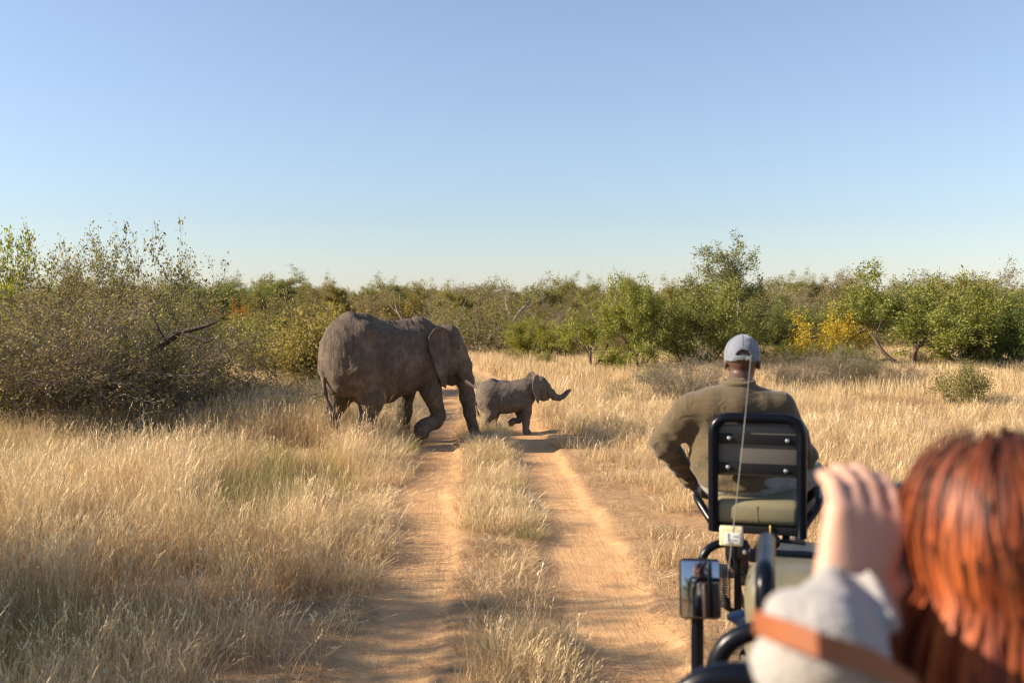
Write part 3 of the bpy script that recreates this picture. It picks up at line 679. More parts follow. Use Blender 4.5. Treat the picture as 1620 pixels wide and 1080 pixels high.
by_px('shrub_b', 990, 640, 612, .9, 'tiny olive shrub in the grass right of the calf\'s trunk', 'bush', name='olive_shrub', tint=(1.1, 1.05, .8))
# left of the elephants
by_px('shrub_b', 540, 618, 486, .95, 'tall loose yellow green shrub behind the cow\'s rump', 'bush', tint=(1.35, 1.25, .7), name='loose_shrub')
by_px('shrub_b', 480, 622, 492, .95, 'tall loose straw green shrub left of the cow\'s rump', 'bush', tint=(1.3, 1.15, .8), name='loose_shrub')
by_px('shrub_a', 415, 600, 500, 1.0, 'leafy green shrub between the big thicket and the cow', 'bush', tint=(1.1, 1.1, .7), name='green_shrub')
by_px('round_a', 372, 570, 512, .9, 'bright green bush under the orange leaved bush', 'bush', tint=(1.1, 1.2, .6), name='round_bush')
by_px('gold_a', 366, 545, 480, .75, 'orange leaved bush seen past the dead branch', 'bush', tint=(1.1, .7, .6), name='golden_bush')
by_px('scrub_b', 430, 650, 570, 1.1, 'brown straw scrub between the thicket and the tall grass', 'bush', name='dry_scrub', tint=(1, .9, .8))
by_px('round_a', 325, 535, 447, 1.0, 'dark green rounded tree behind the thicket\'s twigs', 'tree', tint=(.7, .85, .7), name='bushy_tree')
by_px('umbrella_a', 408, 530, 449, .95, 'green rounded tree on the skyline above the orange leaved bush', 'tree', tint=(.85, 1.05, .7), name='acacia_tree')
by_px('umbrella_b', 470, 523, 450, 1.1, 'flat topped pale tree on the skyline left of the cow', 'tree', tint=(.95, .95, .9), name='acacia_tree')
by_px('bare_a', 530, 524, 456, 1.2, 'grey domed tree on the skyline over the cow\'s rump', 'tree', name='bare_tree')
by_px('umbrella_a', 572, 520, 458, .9, 'small green domed tree on the skyline over the cow\'s back', 'tree', tint=G2, name='acacia_tree')
by_px('umbrella_b', 1100, 535, 440, 1.0, 'pale olive tree between the dead tree and the tall tree', 'tree', tint=G3, name='acacia_tree')
by_px('umbrella_a', 880, 535, 445, 1.1, 'grey green dome on the skyline between the two dead trees', 'tree', tint=(1.0, .95, .95), name='acacia_tree')
by_px('tall_b', 1010, 530, 440, 1.0, 'yellow green dome behind the bright green feathery tree', 'tree', tint=G1, name='bushy_tree')

# the big thicket on the left
by_px('thicket_a', 60, 690, 452, 1.25, 'broad grey green thicket with a dense twiggy base left of the dead branch', 'bush', name='thicket', tint=(1.2, 1.15, .9), rz=.2)
by_px('thicket_b', 165, 684, 470, 1.15, 'dry twiggy grey thicket in front of the dead branch', 'bush', name='thicket', tint=(1.25, 1.15, 1.0), rz=1.4)
by_px('thicket_a', 255, 668, 500, .90, 'olive twiggy thicket under the dead branch', 'bush', name='thicket', tint=(1.25, 1.2, .9), rz=3.0)
by_px('thicket_b', 20, 662, 440, 1.2, 'dry grey thicket behind the leafy sapling', 'bush', name='thicket', tint=(1.15, 1.1, .8), rz=4.1)
by_px('thicket_a', 130, 650, 430, 1.2, 'greener thicket behind the dry twiggy one', 'bush', name='thicket', tint=(1.45, 1.4, .7), rz=5.1)
by_px('sapling_a', 100, 660, 380, .75, 'slim sapling with sparse leaves rising from the broad thicket', 'tree', name='sapling', rz=.5)
by_px('sapling_c', 165, 655, 372, .70, 'forked sparse sapling rising from the dry twiggy thicket', 'tree', name='sapling', rz=2.5)
by_px('sapling_a', 215, 660, 348, .75, 'tallest thin sapling with small olive leaves above the thicket', 'tree', name='sapling', rz=4.0)
by_px('sapling_c', 285, 650, 398, .85, 'leaning twiggy sapling above the dead branch', 'tree', name='sapling', rz=5.3)
by_px('sapling_b', 22, 668, 362, .55, 'sapling with bright green leaf tufts at the thicket\'s far end', 'tree', name='sapling', rz=1.0, tint=(1.2, 1.3, .55))
m = MB(); Yb = 18.6
m.tube([at(200, 590, Yb + .3), at(235, 560, Yb), at(262, 540, Yb - .1), at(283, 526, Yb - .1), at(305, 521, Yb - .2), at(328, 515, Yb - .3), at(346, 507, Yb - .3)], [.085, .08, .075, .065, .045, .03, .012], 8)
m.tube([at(283, 526, Yb - .1), at(300, 531, Yb - .2), at(318, 536, Yb - .3), at(327, 541, Yb - .35), at(341, 534, Yb - .4)], [.05, .04, .035, .028, .010], 7)
m.tube([at(262, 540, Yb - .1), at(250, 520, Yb), at(243, 500, Yb + .1)], [.04, .03, .012], 6)
m.tube([at(200, 590, Yb + .3), at(180, 630, Yb + .4), at(172, 685, Yb + .5)], [.085, .095, .11], 8)
o = m.build('dead_branch', M_BARK_DARK); tag(o, 'dark forked dead branch jutting from the thicket', 'branch')
m = MB(); p = on_ground(706, 662); q = on_ground(722, 668)
m.tube([(p.x, p.y, gz(p.x, p.y) + .02), (p.x + .12, p.y - .05, gz(p.x, p.y) + .12), (q.x + .05, q.y, gz(q.x, q.y) + .24)], [.016, .014, .008], 6); o = m.build('fallen_stick', M_BARK_GREY); tag(o, 'short bare stick lying on the strip beside the cow\'s trunk', 'stick')
# the tree outside the picture that throws the shade across the foreground
plant('round_a', -12.6, 6.2, 6.6, .62, 'broad bushy tree standing left of the track beside the vehicle', 'tree', name='bushy_tree', rz=.8, tint=(.9, 1, .7))
plant('umbrella_b', -13.5, 3.2, 6.2, .9, 'shady acacia standing left of the track behind the bushy tree', 'tree', name='acacia_tree', rz=.8, tint=(.9, 1, .7))
for i_, (k_, x_, y_, h_, l_) in enumerate([('round_b', 2.6, -16, 4.2, 'dense green bushy tree on the track verge behind the vehicle'), ('umbrella_a', -3.4, -19, 4.8, 'domed feathery acacia across the track behind the vehicle'), ('round_a', -8.5, -15, 3.6, 'leafy green bush in the meadow behind the vehicle'), ('tall_b', 7.5, -21, 5.4, 'upright green tree in the clearing behind the vehicle'), ('umbrella_b', -.2, -27, 5.2, 'flat topped tree far down the track behind the vehicle')]):
    plant(k_, x_, y_, h_, 1.15, l_, 'bush' if 'bush in' in l_ else 'tree', name='bushveld_tree', rz=i_)
plant('shrub_b', -6.6, 5.2, 1.7, 1.1, 'waist high olive shrub in the meadow beside the vehicle', 'bush', name='olive_shrub', rz=.8, tint=(.9, 1, .7))

# belts of bush behind them; alike ones share the label of their kind
rb = random.Random(11); taken = []
KIND = {'round_a': ('leafy green', M_LEAF), 'round_b': ('dense green', 0), 'round_c': ('olive grey', 0), 'scrub_b': ('sparse twiggy', 0), 'shrub_b': ('small leaved olive', 0), 'bare_a': ('leafless grey', 0), 'bare_b': ('thin bare grey', 0),
        'umbrella_a': ('feathery domed green', 0), 'umbrella_b': ('flat topped spreading', 0), 'tall_b': ('upright green', 0), 'tall_a': ('upright olive', 0), 'scrub_a': ('dead twiggy brown', 0)}
TINT = [('yellowish', (1.1, 1.12, .72)), ('dark', (.72, .82, .7)), ('greyish', (.98, .92, .95)), ('straw tinged', (1.15, 1.0, .75)), ('dull', (.9, .85, .75))]
FAR_HAZE_TINT = [('yellowish', (1.2, 1.12, .9)), ('brownish', (1.15, .95, .95)), ('greyish', (1.05, .98, 1.15)), ('straw tinged', (1.25, 1.05, .95)), ('dull', (.95, .9, .95))]  # distance haze put into the crown colours of the far belt
def fill(n, y0, y1, keys, hmin, hmax, where, name, cat):
    c = 0; tries = 0
    while c < n and tries < n * 40:
        tries += 1; Y = rb.uniform(y0, y1); px = rb.uniform(-30, 1650); x = (px - 810) / F * Y
        if abs(x - float(road_x(min(Y, 60)))) < 3 and Y < 60: continue
        if any((x - a) ** 2 + (Y - b) ** 2 < (1.3 + Y * .006) ** 2 for a, b in taken): continue
        taken.append((x, Y)); c += 1; k = rb.choice(keys); tn, tc = rb.choice(TINT if cat == 'bush' else FAR_HAZE_TINT); h = rb.uniform(hmin, hmax); big = 'taller' if h > (hmin + hmax) / 2 else 'lower'
        lab = '%s %s %s %s %s' % (big, tn, KIND[k][0], cat, where)
        plant(k, x, Y, h, rb.uniform(.95, 1.35), lab, cat, '%s %s kind %s' % (KIND[k][0], cat, where), tc, name, rb.uniform(0, 6.28))
fill(58, 47, 66, ['round_a', 'round_b', 'round_c', 'scrub_b', 'shrub_b', 'bare_a'], 1.5, 3.1, 'in the scrub belt behind the clearing', 'scrub_bush', 'bush')
fill(95, 60, 95, ['umbrella_a', 'umbrella_b', 'round_c', 'tall_a', 'bare_b', 'tall_b', 'bare_a'], 2.6, 4.5, 'in the far belt under the skyline', 'bushveld_tree', 'tree')
fill(12, 24, 44, ['shrub_b', 'scrub_a'], .4, .8, 'knee high in the yellow clearing', 'small_bush', 'bush')
# ---------------------------------------------------------------- grass
def tuft(seed, n, h, spread, lean, wid, mat, heads=0.0, bendy=.35, flat=0.0):
    r = np.random.default_rng(seed); V = []; Fq = []; T = []; o = 0
    for i in range(n):
        a = r.uniform(0, 6.28); b = r.uniform(0, 6.28); rr = spread * math.sqrt(r.random()); p = np.array([rr * math.cos(a), rr * math.sin(a), -.02])
        L = h * r.uniform(.45, 1.1); ln = abs(r.normal(0, lean)) + flat * r.random(); d = np.array([math.cos(b) * ln, math.sin(b) * ln, 1.0]); d /= np.linalg.norm(d)
        w = wid * r.uniform(.6, 1.3); sd = np.array([-math.sin(b + r.normal(0, .9)), math.cos(b), 0]); sd /= np.linalg.norm(sd); bd = bendy * r.uniform(.2, 1.6); ns = 3
        for k in range(ns + 1):
            t = k / ns; ww = w * (1 - .75 * t) ; V += [p - sd * ww / 2, p + sd * ww / 2]
            d = d + np.array([math.cos(b), math.sin(b), -.55]) * bd * .45 * (t + .2); d /= np.linalg.norm(d); p = p + d * L / ns
        tt = r.beta(2, 1.6); T += [tt] * (2 * (ns + 1))
        for k in range(ns): Fq.append((o + 2 * k, o + 2 * k + 1, o + 2 * k + 3, o + 2 * k + 2))
        o += 2 * (ns + 1)
        if r.random() < heads:                          # seed head
            q = p - d * L / ns
            for m in range(4):
                e = d * .04 + r.normal(0, .012, 3); c = q - d * .03 * m; V += [c, c + e * .5 + sd * .0035, c + e, c + e * .5 - sd * .0035]; T += [min(1, tt + .2)] * 4; Fq.append((o, o + 1, o + 2, o + 3)); o += 4
    me = new_mesh('grass_tuft', np.array(V), np.array(Fq), mat, False, {'tint': np.array(T)}); return me
def proto_collection(name, meshes):
    c = bpy.data.collections.new(name)
    for i, me in enumerate(meshes):
        ob = bpy.data.objects.new('%s_%02d' % (name, i), me); c.objects.link(ob)
    return c
def scatter(name, P, rot, scl, idx, coll, label, cat, extra=None):
    me = bpy.data.meshes.new(name); me.vertices.add(len(P)); me.vertices.foreach_set('co', np.asarray(P, np.float32).ravel())
    a = me.attributes.new('rot', 'FLOAT_VECTOR', 'POINT'); a.data.foreach_set('vector', np.asarray(rot, np.float32).ravel())
    a = me.attributes.new('scl', 'FLOAT_VECTOR', 'POINT'); a.data.foreach_set('vector', np.asarray(scl, np.float32).ravel())
    a = me.attributes.new('idx', 'INT', 'POINT'); a.data.foreach_set('value', np.asarray(idx, np.int32))
    ob = bpy.data.objects.new(name, me); COL.objects.link(ob)
    ng = bpy.data.node_groups.new(name + '_scatter', 'GeometryNodeTree')
    ng.interface.new_socket('Geometry', in_out='INPUT', socket_type='NodeSocketGeometry'); ng.interface.new_socket('Geometry', in_out='OUTPUT', socket_type='NodeSocketGeometry')
    N = ng.nodes; gi = N.new('NodeGroupInput'); go = N.new('NodeGroupOutput'); ip = N.new('GeometryNodeInstanceOnPoints')
    ci = N.new('GeometryNodeCollectionInfo'); ci.inputs['Collection'].default_value = coll; ci.inputs['Separate Children'].default_value = True; ci.inputs['Reset Children'].default_value = True
    def na(nm, ty):
        q = N.new('GeometryNodeInputNamedAttribute'); q.data_type = ty; q.inputs['Name'].default_value = nm; return q.outputs['Attribute']
    e2r = N.new('FunctionNodeEulerToRotation'); Lk = ng.links.new
    Lk(gi.outputs[0], ip.inputs['Points']); Lk(ci.outputs[0], ip.inputs['Instance']); ip.inputs['Pick Instance'].default_value = True
    Lk(na('idx', 'INT'), ip.inputs['Instance Index']); Lk(na('rot', 'FLOAT_VECTOR'), e2r.inputs[0]); Lk(e2r.outputs[0], ip.inputs['Rotation']); Lk(na('scl', 'FLOAT_VECTOR'), ip.inputs['Scale'])
    Lk(ip.outputs[0], go.inputs[0])
    md = ob.modifiers.new('scatter', 'NODES'); md.node_group = ng
    return tag(ob, label, cat, kind='stuff')
NT = 6
C_TALL = proto_collection('tall_tuft', [tuft(100 + i, 84, .62, .19, .34, .0042, M_GRASS, .35, .42) for i in range(NT)])
C_MID = proto_collection('middle_tuft', [tuft(200 + i, 74, .38, .17, .45, .0040, M_GRASS, .2, .5) for i in range(NT)])
C_GREEN = proto_collection('greenish_tuft', [tuft(300 + i, 50, .34, .15, .35, .0050, M_GRASS_GREEN, .1, .45) for i in range(NT)])
C_LOW = proto_collection('trampled_tuft', [tuft(400 + i, 60, .20, .20, .9, .0045, M_GRASS_DULL, 0, .6, 1.6) for i in range(NT)])
C_FAR = proto_collection('far_tuft', [tuft(500 + i, 60, .50, .42, .32, .011, M_GRASS, 0, .3) for i in range(NT)])
def rnd_pts(x0, x1, y0, y1, dens):
    n = int((x1 - x0) * (y1 - y0) * dens); return RNG.uniform(x0, x1, n), RNG.uniform(y0, y1, n)
def in_view(x, y, pad=2.4): return np.abs(x) < .55 * y + pad
def put(name, x, y, hscale, coll, label, cat='grass', lean=.12, wscale=1.0):
    n = len(x); rot = np.stack([RNG.normal(0, lean, n), RNG.normal(0, lean, n) + .05, RNG.uniform(0, 6.28, n)], 1)
    s = np.stack([wscale * RNG.uniform(.8, 1.25, n), wscale * RNG.uniform(.8, 1.25, n), hscale * RNG.uniform(.75, 1.2, n)], 1)
    return scatter(name, np.stack([x, y, ground_z(x, y)], 1), rot, s, RNG.integers(0, NT, n), coll, label, cat)
cowp = np.array([cow.location.x, cow.location.y])
def trampled(x, y):                                     # nothing tall where the animals stand on the track
    return np.zeros(len(x), bool)
# --- left meadow
x, y = rnd_pts(-13, 0, 3.2, 26, 26); s = x - road_x(y); pn = fbm(x * .5, y * .5, 77); edge = (fbm(x * .9, y * .9, 78) - .5) * .7
ok = in_view(x, y) & (s < -1.22 + edge * .6) & (pn > .36 + .25 * RNG.random(len(x)) - .12) & (RNG.random(len(x)) < np.clip(1.25 - y / 34, .35, 1))
x, y, pn, s = x[ok], y[ok], pn[ok], s[ok]
h = (.62 + .75 * pn) * np.clip((-s - 1.0) / 1.2, .45, 1); g = fbm(x * .7, y * .7, 79) > .62
put('tall_dry_grass', x[~g], y[~g], h[~g], C_TALL, 'tall golden dry grass left of the sand track')
put('greenish_grass', x[g], y[g], h[g] * 1.3, C_GREEN, 'patches of half green grass in the golden meadow left of the track')
# --- strip between the ruts
x, y = rnd_pts(-2.6, 2.0, 3.2, 44, 60); s = x - road_x(y); wv = (fbm(x * 1.5, y * 1.1, 91) - .5) * .35
ok = (np.abs(s) < .34 + wv) & (rut_mask(x, y) < .5); x, y, s = x[ok], y[ok], s[ok]
u = RNG.random(len(x)); low = (y > 7.0) & (y < 10.6); c = fbm(x * 1.2, y * 1.2, 92)
k1 = ((~low) & (u < .62)) | (low & (u > .86)); put('strip_grass', x[k1], y[k1], np.where(y[k1] < 7, .95, np.where(low[k1], .45, .78)) * (.55 + .6 * c[k1]), C_MID, 'dry grass on the strip between the two wheel ruts')
k2 = low & (u < .97) | (~low & (u > .72)); put('trampled_grass', x[k2], y[k2], .62 + .5 * c[k2], C_LOW, 'short trampled brown grass between the wheel ruts', lean=.2)
k3 = (c > .5) & (u > .62) & (u < .86); put('strip_weeds', x[k3], y[k3], .5 + 0 * x[k3], C_GREEN, 'small green weeds between the wheel ruts')
# --- right verge: sparse and trampled, then the clearing
x, y = rnd_pts(.4, 14, 3.2, 26, 26); s = x - road_x(y); pn = fbm(x * .55, y * .55, 61); ed = (fbm(x * .8, y * .8, 62) - .5)
verge = 1.30 + np.clip((17.5 - y) * .13, 0, 1.5) + ed * .9
ok = in_view(x, y) & (s > 1.28 + ed * .5); x, y, s, pn, verge = x[ok], y[ok], s[ok], pn[ok], verge[ok]; u = RNG.random(len(x))
v = s < verge; k1 = v & (u < .62) & (pn > .36); put('verge_grass', x[k1], y[k1], .55 + .8 * pn[k1], C_LOW, 'sparse trampled grass on the bare verge right of the track', lean=.25)
k2 = ~v & (u < .62) & (pn > .33); k2 |= v & (u > .93) & (pn > .46)
put('clearing_grass', x[k2], y[k2], .45 + 1.0 * pn[k2], C_MID, 'yellow grass of the clearing right of the track', wscale=1.15)
k3 = ~v & (u > .62) & (u < .74); put('clearing_litter', x[k3], y[k3], .9 + 0 * x[k3], C_LOW, 'flattened brown grass among the yellow grass of the clearing', lean=.25)
# --- middle and far distance
x, y = rnd_pts(-32, 32, 25, 58, 5.0); s = x - road_x(y); ok = in_view(x, y, 2) & ((np.abs(s) > 1.5) | (y > 46)); x, y = x[ok], y[ok]; pn = fbm(x * .3, y * .3, 51)
put('meadow_grass', x, y, (.55 + .8 * pn), C_FAR, 'yellow grass of the clearing beyond the elephants')
x, y = rnd_pts(-60, 60, 58, 105, 1.2); ok = in_view(x, y, 2); x, y = x[ok], y[ok]
put('far_grass', x, y, .9 + 0 * x, C_FAR, 'pale grass between the distant trees', wscale=2.0)

# --- the far-off bush that reads as one mass
fc = bpy.data.collections.new('far_crown')
for i, k in enumerate(['umbrella_a', 'umbrella_b', 'round_a', 'round_c', 'tall_b', 'bare_a']):
    ob = bpy.data.objects.new('far_crown_%02d' % i, PROTO[k][1]); fc.objects.link(ob)
Yf = np.sqrt(RNG.uniform(95 ** 2, 330 ** 2, 1500)); xf = RNG.uniform(-.62, .62, 1500) * Yf; n = len(xf); ks = RNG.uniform(.85, 1.35, n)
scatter('distant_bushland', np.stack([xf, Yf, ground_z(xf, Yf) - .25], 1), np.stack([0 * xf, 0 * xf, RNG.uniform(0, 6.28, n)], 1), np.stack([ks * 1.35, ks * 1.35, ks], 1), RNG.integers(0, 6, n), fc, 'hazy mass of distant bushland along the skyline', 'bushland')

# --- straw litter lying on the soil at the edges of the ruts
C_BITS = proto_collection('straw_bits', [tuft(600 + i, 26, .16, .30, 2.5, .0045, M_GRASS_DULL, 0, .25, 6.0) for i in range(NT)])
x, y = rnd_pts(-3.5, 7, 4, 24, 30); s = x - road_x(y); rm = rut_mask(x, y); u = RNG.random(len(x)); k = in_view(x, y) & (s > -1.6) & (s < 3.6) & ((rm < .35) | ((rm < .8) & (u < .10)) | (u < .012)) & (fbm(x * 1.1, y * 1.1, 95) + .25 * u > .50)
put('straw_litter', x[k], y[k], 1 + 0 * x[k], C_BITS, 'loose straw litter lying beside and between the wheel ruts', 'straw', lean=.05)
C_TUSS = proto_collection('tussock', [tuft(700 + i, 120, .46, .24, .55, .0045, M_GRASS_DULL, .1, .6) for i in range(NT)])
x, y = rnd_pts(-13, 12, 4, 25, 1.0); s = x - road_x(y); k = in_view(x, y) & ((s < -1.6) | (s > 2.6)); put('brown_tussocks', x[k], y[k], 1.1 + 0 * x[k], C_TUSS, 'darker brown tussocks scattered through the yellow grass')

C_STEM = proto_collection('seed_stem', [tuft(800 + i, 7, .86, .22, .22, .0040, M_GRASS, 1.0, .22) for i in range(NT)])
x, y = rnd_pts(-13, 13, 4, 26, 3.0); s = x - road_x(y); pn = fbm(x * .6, y * .6, 97); k = in_view(x, y) & (pn > .42) & ((s < -1.5) | ((s > 3.0) & (RNG.random(len(x)) < .5)) | ((np.abs(s) < .3) & (y < 7.2)))
put('seed_stalks', x[k], y[k], .75 + .4 * pn[k], C_STEM, 'thin seed stalks standing above the dry grass')
# ---------------------------------------------------------------- the open safari vehicle
VO = Vector((1.59, 3.04, 0)); VYAW = R(-15)
VM = Matrix.Translation(VO) @ Matrix.Rotation(VYAW, 4, 'Z'); VI = VM.inverted()
def L(px, py, Y): return VI @ at(px, py, Y)              # photo pixel at distance Y -> vehicle space (x right, y forward)
def paint(name, col, rough=.35, coat=.6, dust=.35, spec=.5):
    t = MT(name); tc = t.n('TexCoord').outputs['Object']; n = t.noise(tc, 5, 6, .65); n2 = t.noise(tc, 70, 3)
    g = t.n('NewGeometry'); up = t.n('SeparateXYZ', {0: g.outputs['Normal']}).outputs[2]
    d = t.math('MULTIPLY', t.ramp(n, [(.35, (0, 0, 0)), (.75, (1, 1, 1))]), dust)
    c = t.mix(d, col, (.36, .25, .15)); r = t.math('MULTIPLY_ADD', n, .35, rough - .12, clamp=True)
    b = t.n('Bump', {'Strength': .15, 'Distance': .002, 'Height': n2}).outputs[0]
    return t.done(t.n('BsdfPrincipled', {'Base Color': c, 'Roughness': r, 'Coat Weight': coat, 'Coat Roughness': .12, 'Specular IOR Level': spec, 'Normal': b}).outputs[0])
M_BODY = paint('olive_body_paint', (.105, .105, .062), .4, .5, .35)
M_TUBE = paint('blue_black_tube_enamel', (.0025, .004, .008), .24, .0, .0, .22)
M_BLACK = simple('black_rubber', (.007, .007, .008), .6, var=.2, spec=.25)
M_STEEL = simple('zinc_bolt', (.62, .62, .6), .35, 1.0)
M_VINYL = simple('olive_canvas', (.20, .175, .095), .62, var=.12, scale=60, bump=.001)
M_PAD = simple('grey_seat_board', (.115, .108, .09), .6, var=.1, spec=.3)
M_LEATHER = simple('brown_seat_leather', (.16, .085, .05), .5, var=.2, bump=.001)
M_CREAM = simple('cream_plastic', (.68, .61, .36), .4)
M_LABEL = simple('pale_lens', (.66, .68, .66), .2)
M_GLASS = simple('mirror_glass', (.42, .45, .48), .06, 1.0, var=0)
M_RIM = simple('steel_rim', (.35, .34, .32), .45, .8)
M_GOLD = simple('brass_fitting', (.55, .36, .10), .4, 1.0)
car = empty('safari_vehicle', VO, VYAW); tag(car, 'open olive safari vehicle with blue black tube rails and a fender seat', 'vehicle')
def P(m, name, mat, parent=car, smooth=True): return m.build(name, mat, parent, smooth)
def sheet(name, prof, x0, x1, mat, parent=car, th=.02):  # profile (y,z) swept across x
    m = MB(); V = []; n = len(prof); Fc = []
    for x in (x0, x1):
        for (y, z) in prof: V.append((x, y, z))
    for (y, z) in prof: pass
    for i in range(n - 1): Fc.append((i, i + 1, n + i + 1, n + i))
    Fc += [tuple(reversed(range(n))), tuple(range(n, 2 * n))]; Fc.append((n - 1, 0, n, 2 * n - 1)); m.put(V, Fc); return P(m, name, mat, parent, False)
# bonnet with raised lid, cowl, wings, grille
def round_box(name, c, d, bev, mat, parent=car):
    m = MB(); m.box(c, d, None, bev); return P(m, name, mat, parent)
TI = Matrix.Rotation(R(-10.5), 3, 'X')
m = MB(); m.box((0, 1.12, 1.20), (1.30, 1.40, .26), TI, .06); bon = P(m, 'bonnet', M_BODY)
m = MB(); m.box((0, 1.02, 1.372), (1.70, 1.00, .03), TI, .010); lid = P(m, 'windscreen_frame', M_TUBE)   # windscreen folded down on the bonnet
m = MB(); m.box(Vector((0, 1.02, 1.372)) + TI @ Vector((0, 0, .017)), (1.58, .86, .008), TI); P(m, 'pane', simple('dusty_windscreen_glass', (.07, .09, .10), .3, var=.3, scale=6), lid)
m = MB(); m.box((0, .52, 1.462), (1.72, .03, .05), None, .008); P(m, 'rear_lip', M_TUBE, lid)
k = L(1222, 858, 3.7); m = MB(); m.lathe([(.004, -.03), (.026, -.028), (.03, -.01), (.03, .012), (.02, .02), (.018, .026), (.003, .027)], (k.x, .54, 1.515), (0, -1, .15), 16); P(m, 'clamp_knob', M_BLACK, lid)
m = MB(); m.tube([(k.x, .55, 1.45), (k.x, .55, 1.515)], .010, 8); m.tube([(k.x, .56, 1.515), (k.x + .12, .56, 1.51)], .008, 8); P(m, 'clamp_bracket', M_BLACK, lid)
cowl = round_box('cowl', (0, .12, 1.36), (1.72, .34, .36), .09, M_BODY)
m = MB(); c = Vector((-.42, -.05, 1.38)); ring = [c + Vector((.15 * math.cos(a), -.02, .15 * math.sin(a))) for a in [i * 2 * math.pi / 28 for i in range(29)]]; m.tube(ring, .014, 8, False); P(m, 'grab_ring', M_BLACK, cowl)
m = MB(); m.box((-.66, -.045, 1.48), (.03, .03, .05), None, .008); m.lathe([(.014, 0), (.018, .02), (.01, .03)], (-.66, -.06, 1.505), (0, -1, .3), 10); P(m, 'lamp_switch', M_BLACK, cowl)
m = MB(); m.lathe([(.004, -.05), (.012, -.045), (.03, .0), (.034, .02), (.004, .03)], (-.87, .06, 1.36), (1, -.3, 0), 14); P(m, 'side_lamp', simple('blue_side_lamp', (.03, .07, .16), .3), cowl)
for s in (-1, 1):
    prof = [(1.95, .62), (1.98, .95), (1.94, 1.08), (1.7, 1.13), (.28, 1.16), (.28, .60), (.80, .60)]
    arc = [(1.27 + .47 * math.cos(a), .40 + .47 * math.sin(a)) for a in np.linspace(R(155), R(28), 14)]
    w_ = sheet('wing', prof + arc, s * .62, s * .86, M_BODY)
    m = MB(); m.lathe([(.02, 0), (.085, .0), (.09, .015), (.07, .035), (.01, .05)], (s * .74, 1.965, .92), (0, 1, 0), 20); P(m, 'headlight', M_LABEL)
m = MB(); m.box((0, 1.93, .95), (1.22, .05, .36), None, .01); gr = P(m, 'grille', M_BLACK)
for i in range(6):
    m = MB(); m.box((0, 1.965, .82 + i * .052), (1.16, .02, .022)); P(m, 'slat', M_BODY, gr)
m = MB(); m.tube(rounded([(-.9, 1.85, .62), (-.9, 2.12, .62), (.9, 2.12, .62), (.9, 1.85, .62)], .1), .045, 12); m.tube(rounded([(-.45, 2.12, .62), (-.45, 2.12, 1.12), (.45, 2.12, 1.12), (.45, 2.12, .62)], .12), .03, 10); P(m, 'bull_bar', M_TUBE)
# body tub behind the cowl
m = MB(); m.box((0, -1.75, .68), (1.66, 4.3, .06), None, .01); P(m, 'floor', M_BLACK)
for s in (-1, 1):
    sheet('side_panel', [(.28, .58), (.28, 1.16), (-.12, 1.30), (-.30, 1.10), (-.95, 1.00), (-1.15, 1.22), (-3.9, 1.26), (-3.9, .62), (-2.95, .60)] + [(-2.50 + .47 * math.cos(a), .42 + .47 * math.sin(a)) for a in np.linspace(R(155), R(25), 12)][:] + [(-2.05, .58)], s * .83, s * .865, M_BODY)
sheet('tailgate', [(-3.9, .62), (-3.9, 1.26), (-3.94, 1.26), (-3.94, .62)], -.83, .83, M_BODY)
for (x, y) in ((-.76, 1.27), (.76, 1.27), (-.76, -2.5), (.76, -2.5)):
    s = -1 if x < 0 else 1
    m = MB(); m.lathe([(.20, -.12), (.34, -.12), (.385, -.09), (.40, -.03), (.40, .03), (.385, .09), (.34, .12), (.20, .12)], (x, y, .39), (1, 0, 0), 36); wh = P(m, 'wheel', M_BLACK)
    m = MB(); m.lathe([(.05, .05), (.12, .07), (.14, .05), (.19, .06), (.205, .11), (.20, .0), (.03, -.02)], (x, y, .39), (s, 0, 0), 28); P(m, 'rim', M_RIM, wh)
    m = MB()
    for i in range(30):
        a = i * 2 * math.pi / 30; q = Matrix.Rotation(a, 3, 'X')
        for e in (-.06, .06): m.box(Vector((x + e, y, .39)) + q @ Vector((0, 0, .402)), (.085, .045, .018), q)
    P(m, 'tread', M_BLACK, wh)
# left mirror on its tube arm
ma, mb_ = L(1075, 884, 3.3), L(1141, 979, 3.3); mc = (ma + mb_) / 2
def local_frame(c, yaw): return Matrix.Translation(c) @ Matrix.Rotation(yaw, 4, 'Z')
mm = local_frame(mc, R(9)) @ Matrix.Rotation(R(-9), 4, 'X'); mw, mh = .068, .098
m = MB(); m.box((0, .018, 0), (mw * 2, .036, mh * 2), None, .017); o = P(m, 'mirror_housing', M_BLACK); o.matrix_local = mm
m = MB(); m.box((0, -.0015, 0), (mw * 1.82, .004, mh * 1.86), None, .0015); o2 = m.build('mirror_glass', M_GLASS, o)
m = MB(); m.tube(rounded([mc + Vector((-.012, .03, -.04)), mc + Vector((-.012, .03, -.34)), Vector((-.85, .03, mc.z - .36))], .05), .0215, 12); P(m, 'mirror_arm', M_TUBE)
# rails
ar = L(1180, 987, 2.42); uA, zA = -.87, ar.z - .005
m = MB(); m.tube(rounded([(-.905, uA, 1.05), (-.905, uA, zA), (.905, uA, zA), (.905, uA, 1.05)], .16, 10), .0235, 14); P(m, 'grab_rail', M_TUBE)
bl = L(1210, 905, 2.42)
m = MB(); m.tube(rounded([(bl.x, uA, zA), (bl.x, uA, bl.z), (bl.x, uA + .42, bl.z), (bl.x, uA + .42, 1.25)], .07, 8), .0235, 14); P(m, 'grab_hoop', M_TUBE)
br = L(1150, 1066, 1.72)
m = MB(); m.tube(rounded([(-.93, br.y, 1.05), (-.93, br.y, br.z), (.93, br.y, br.z), (.93, br.y, 1.05)], .13, 10), .024, 14); P(m, 'grab_rail', M_TUBE)
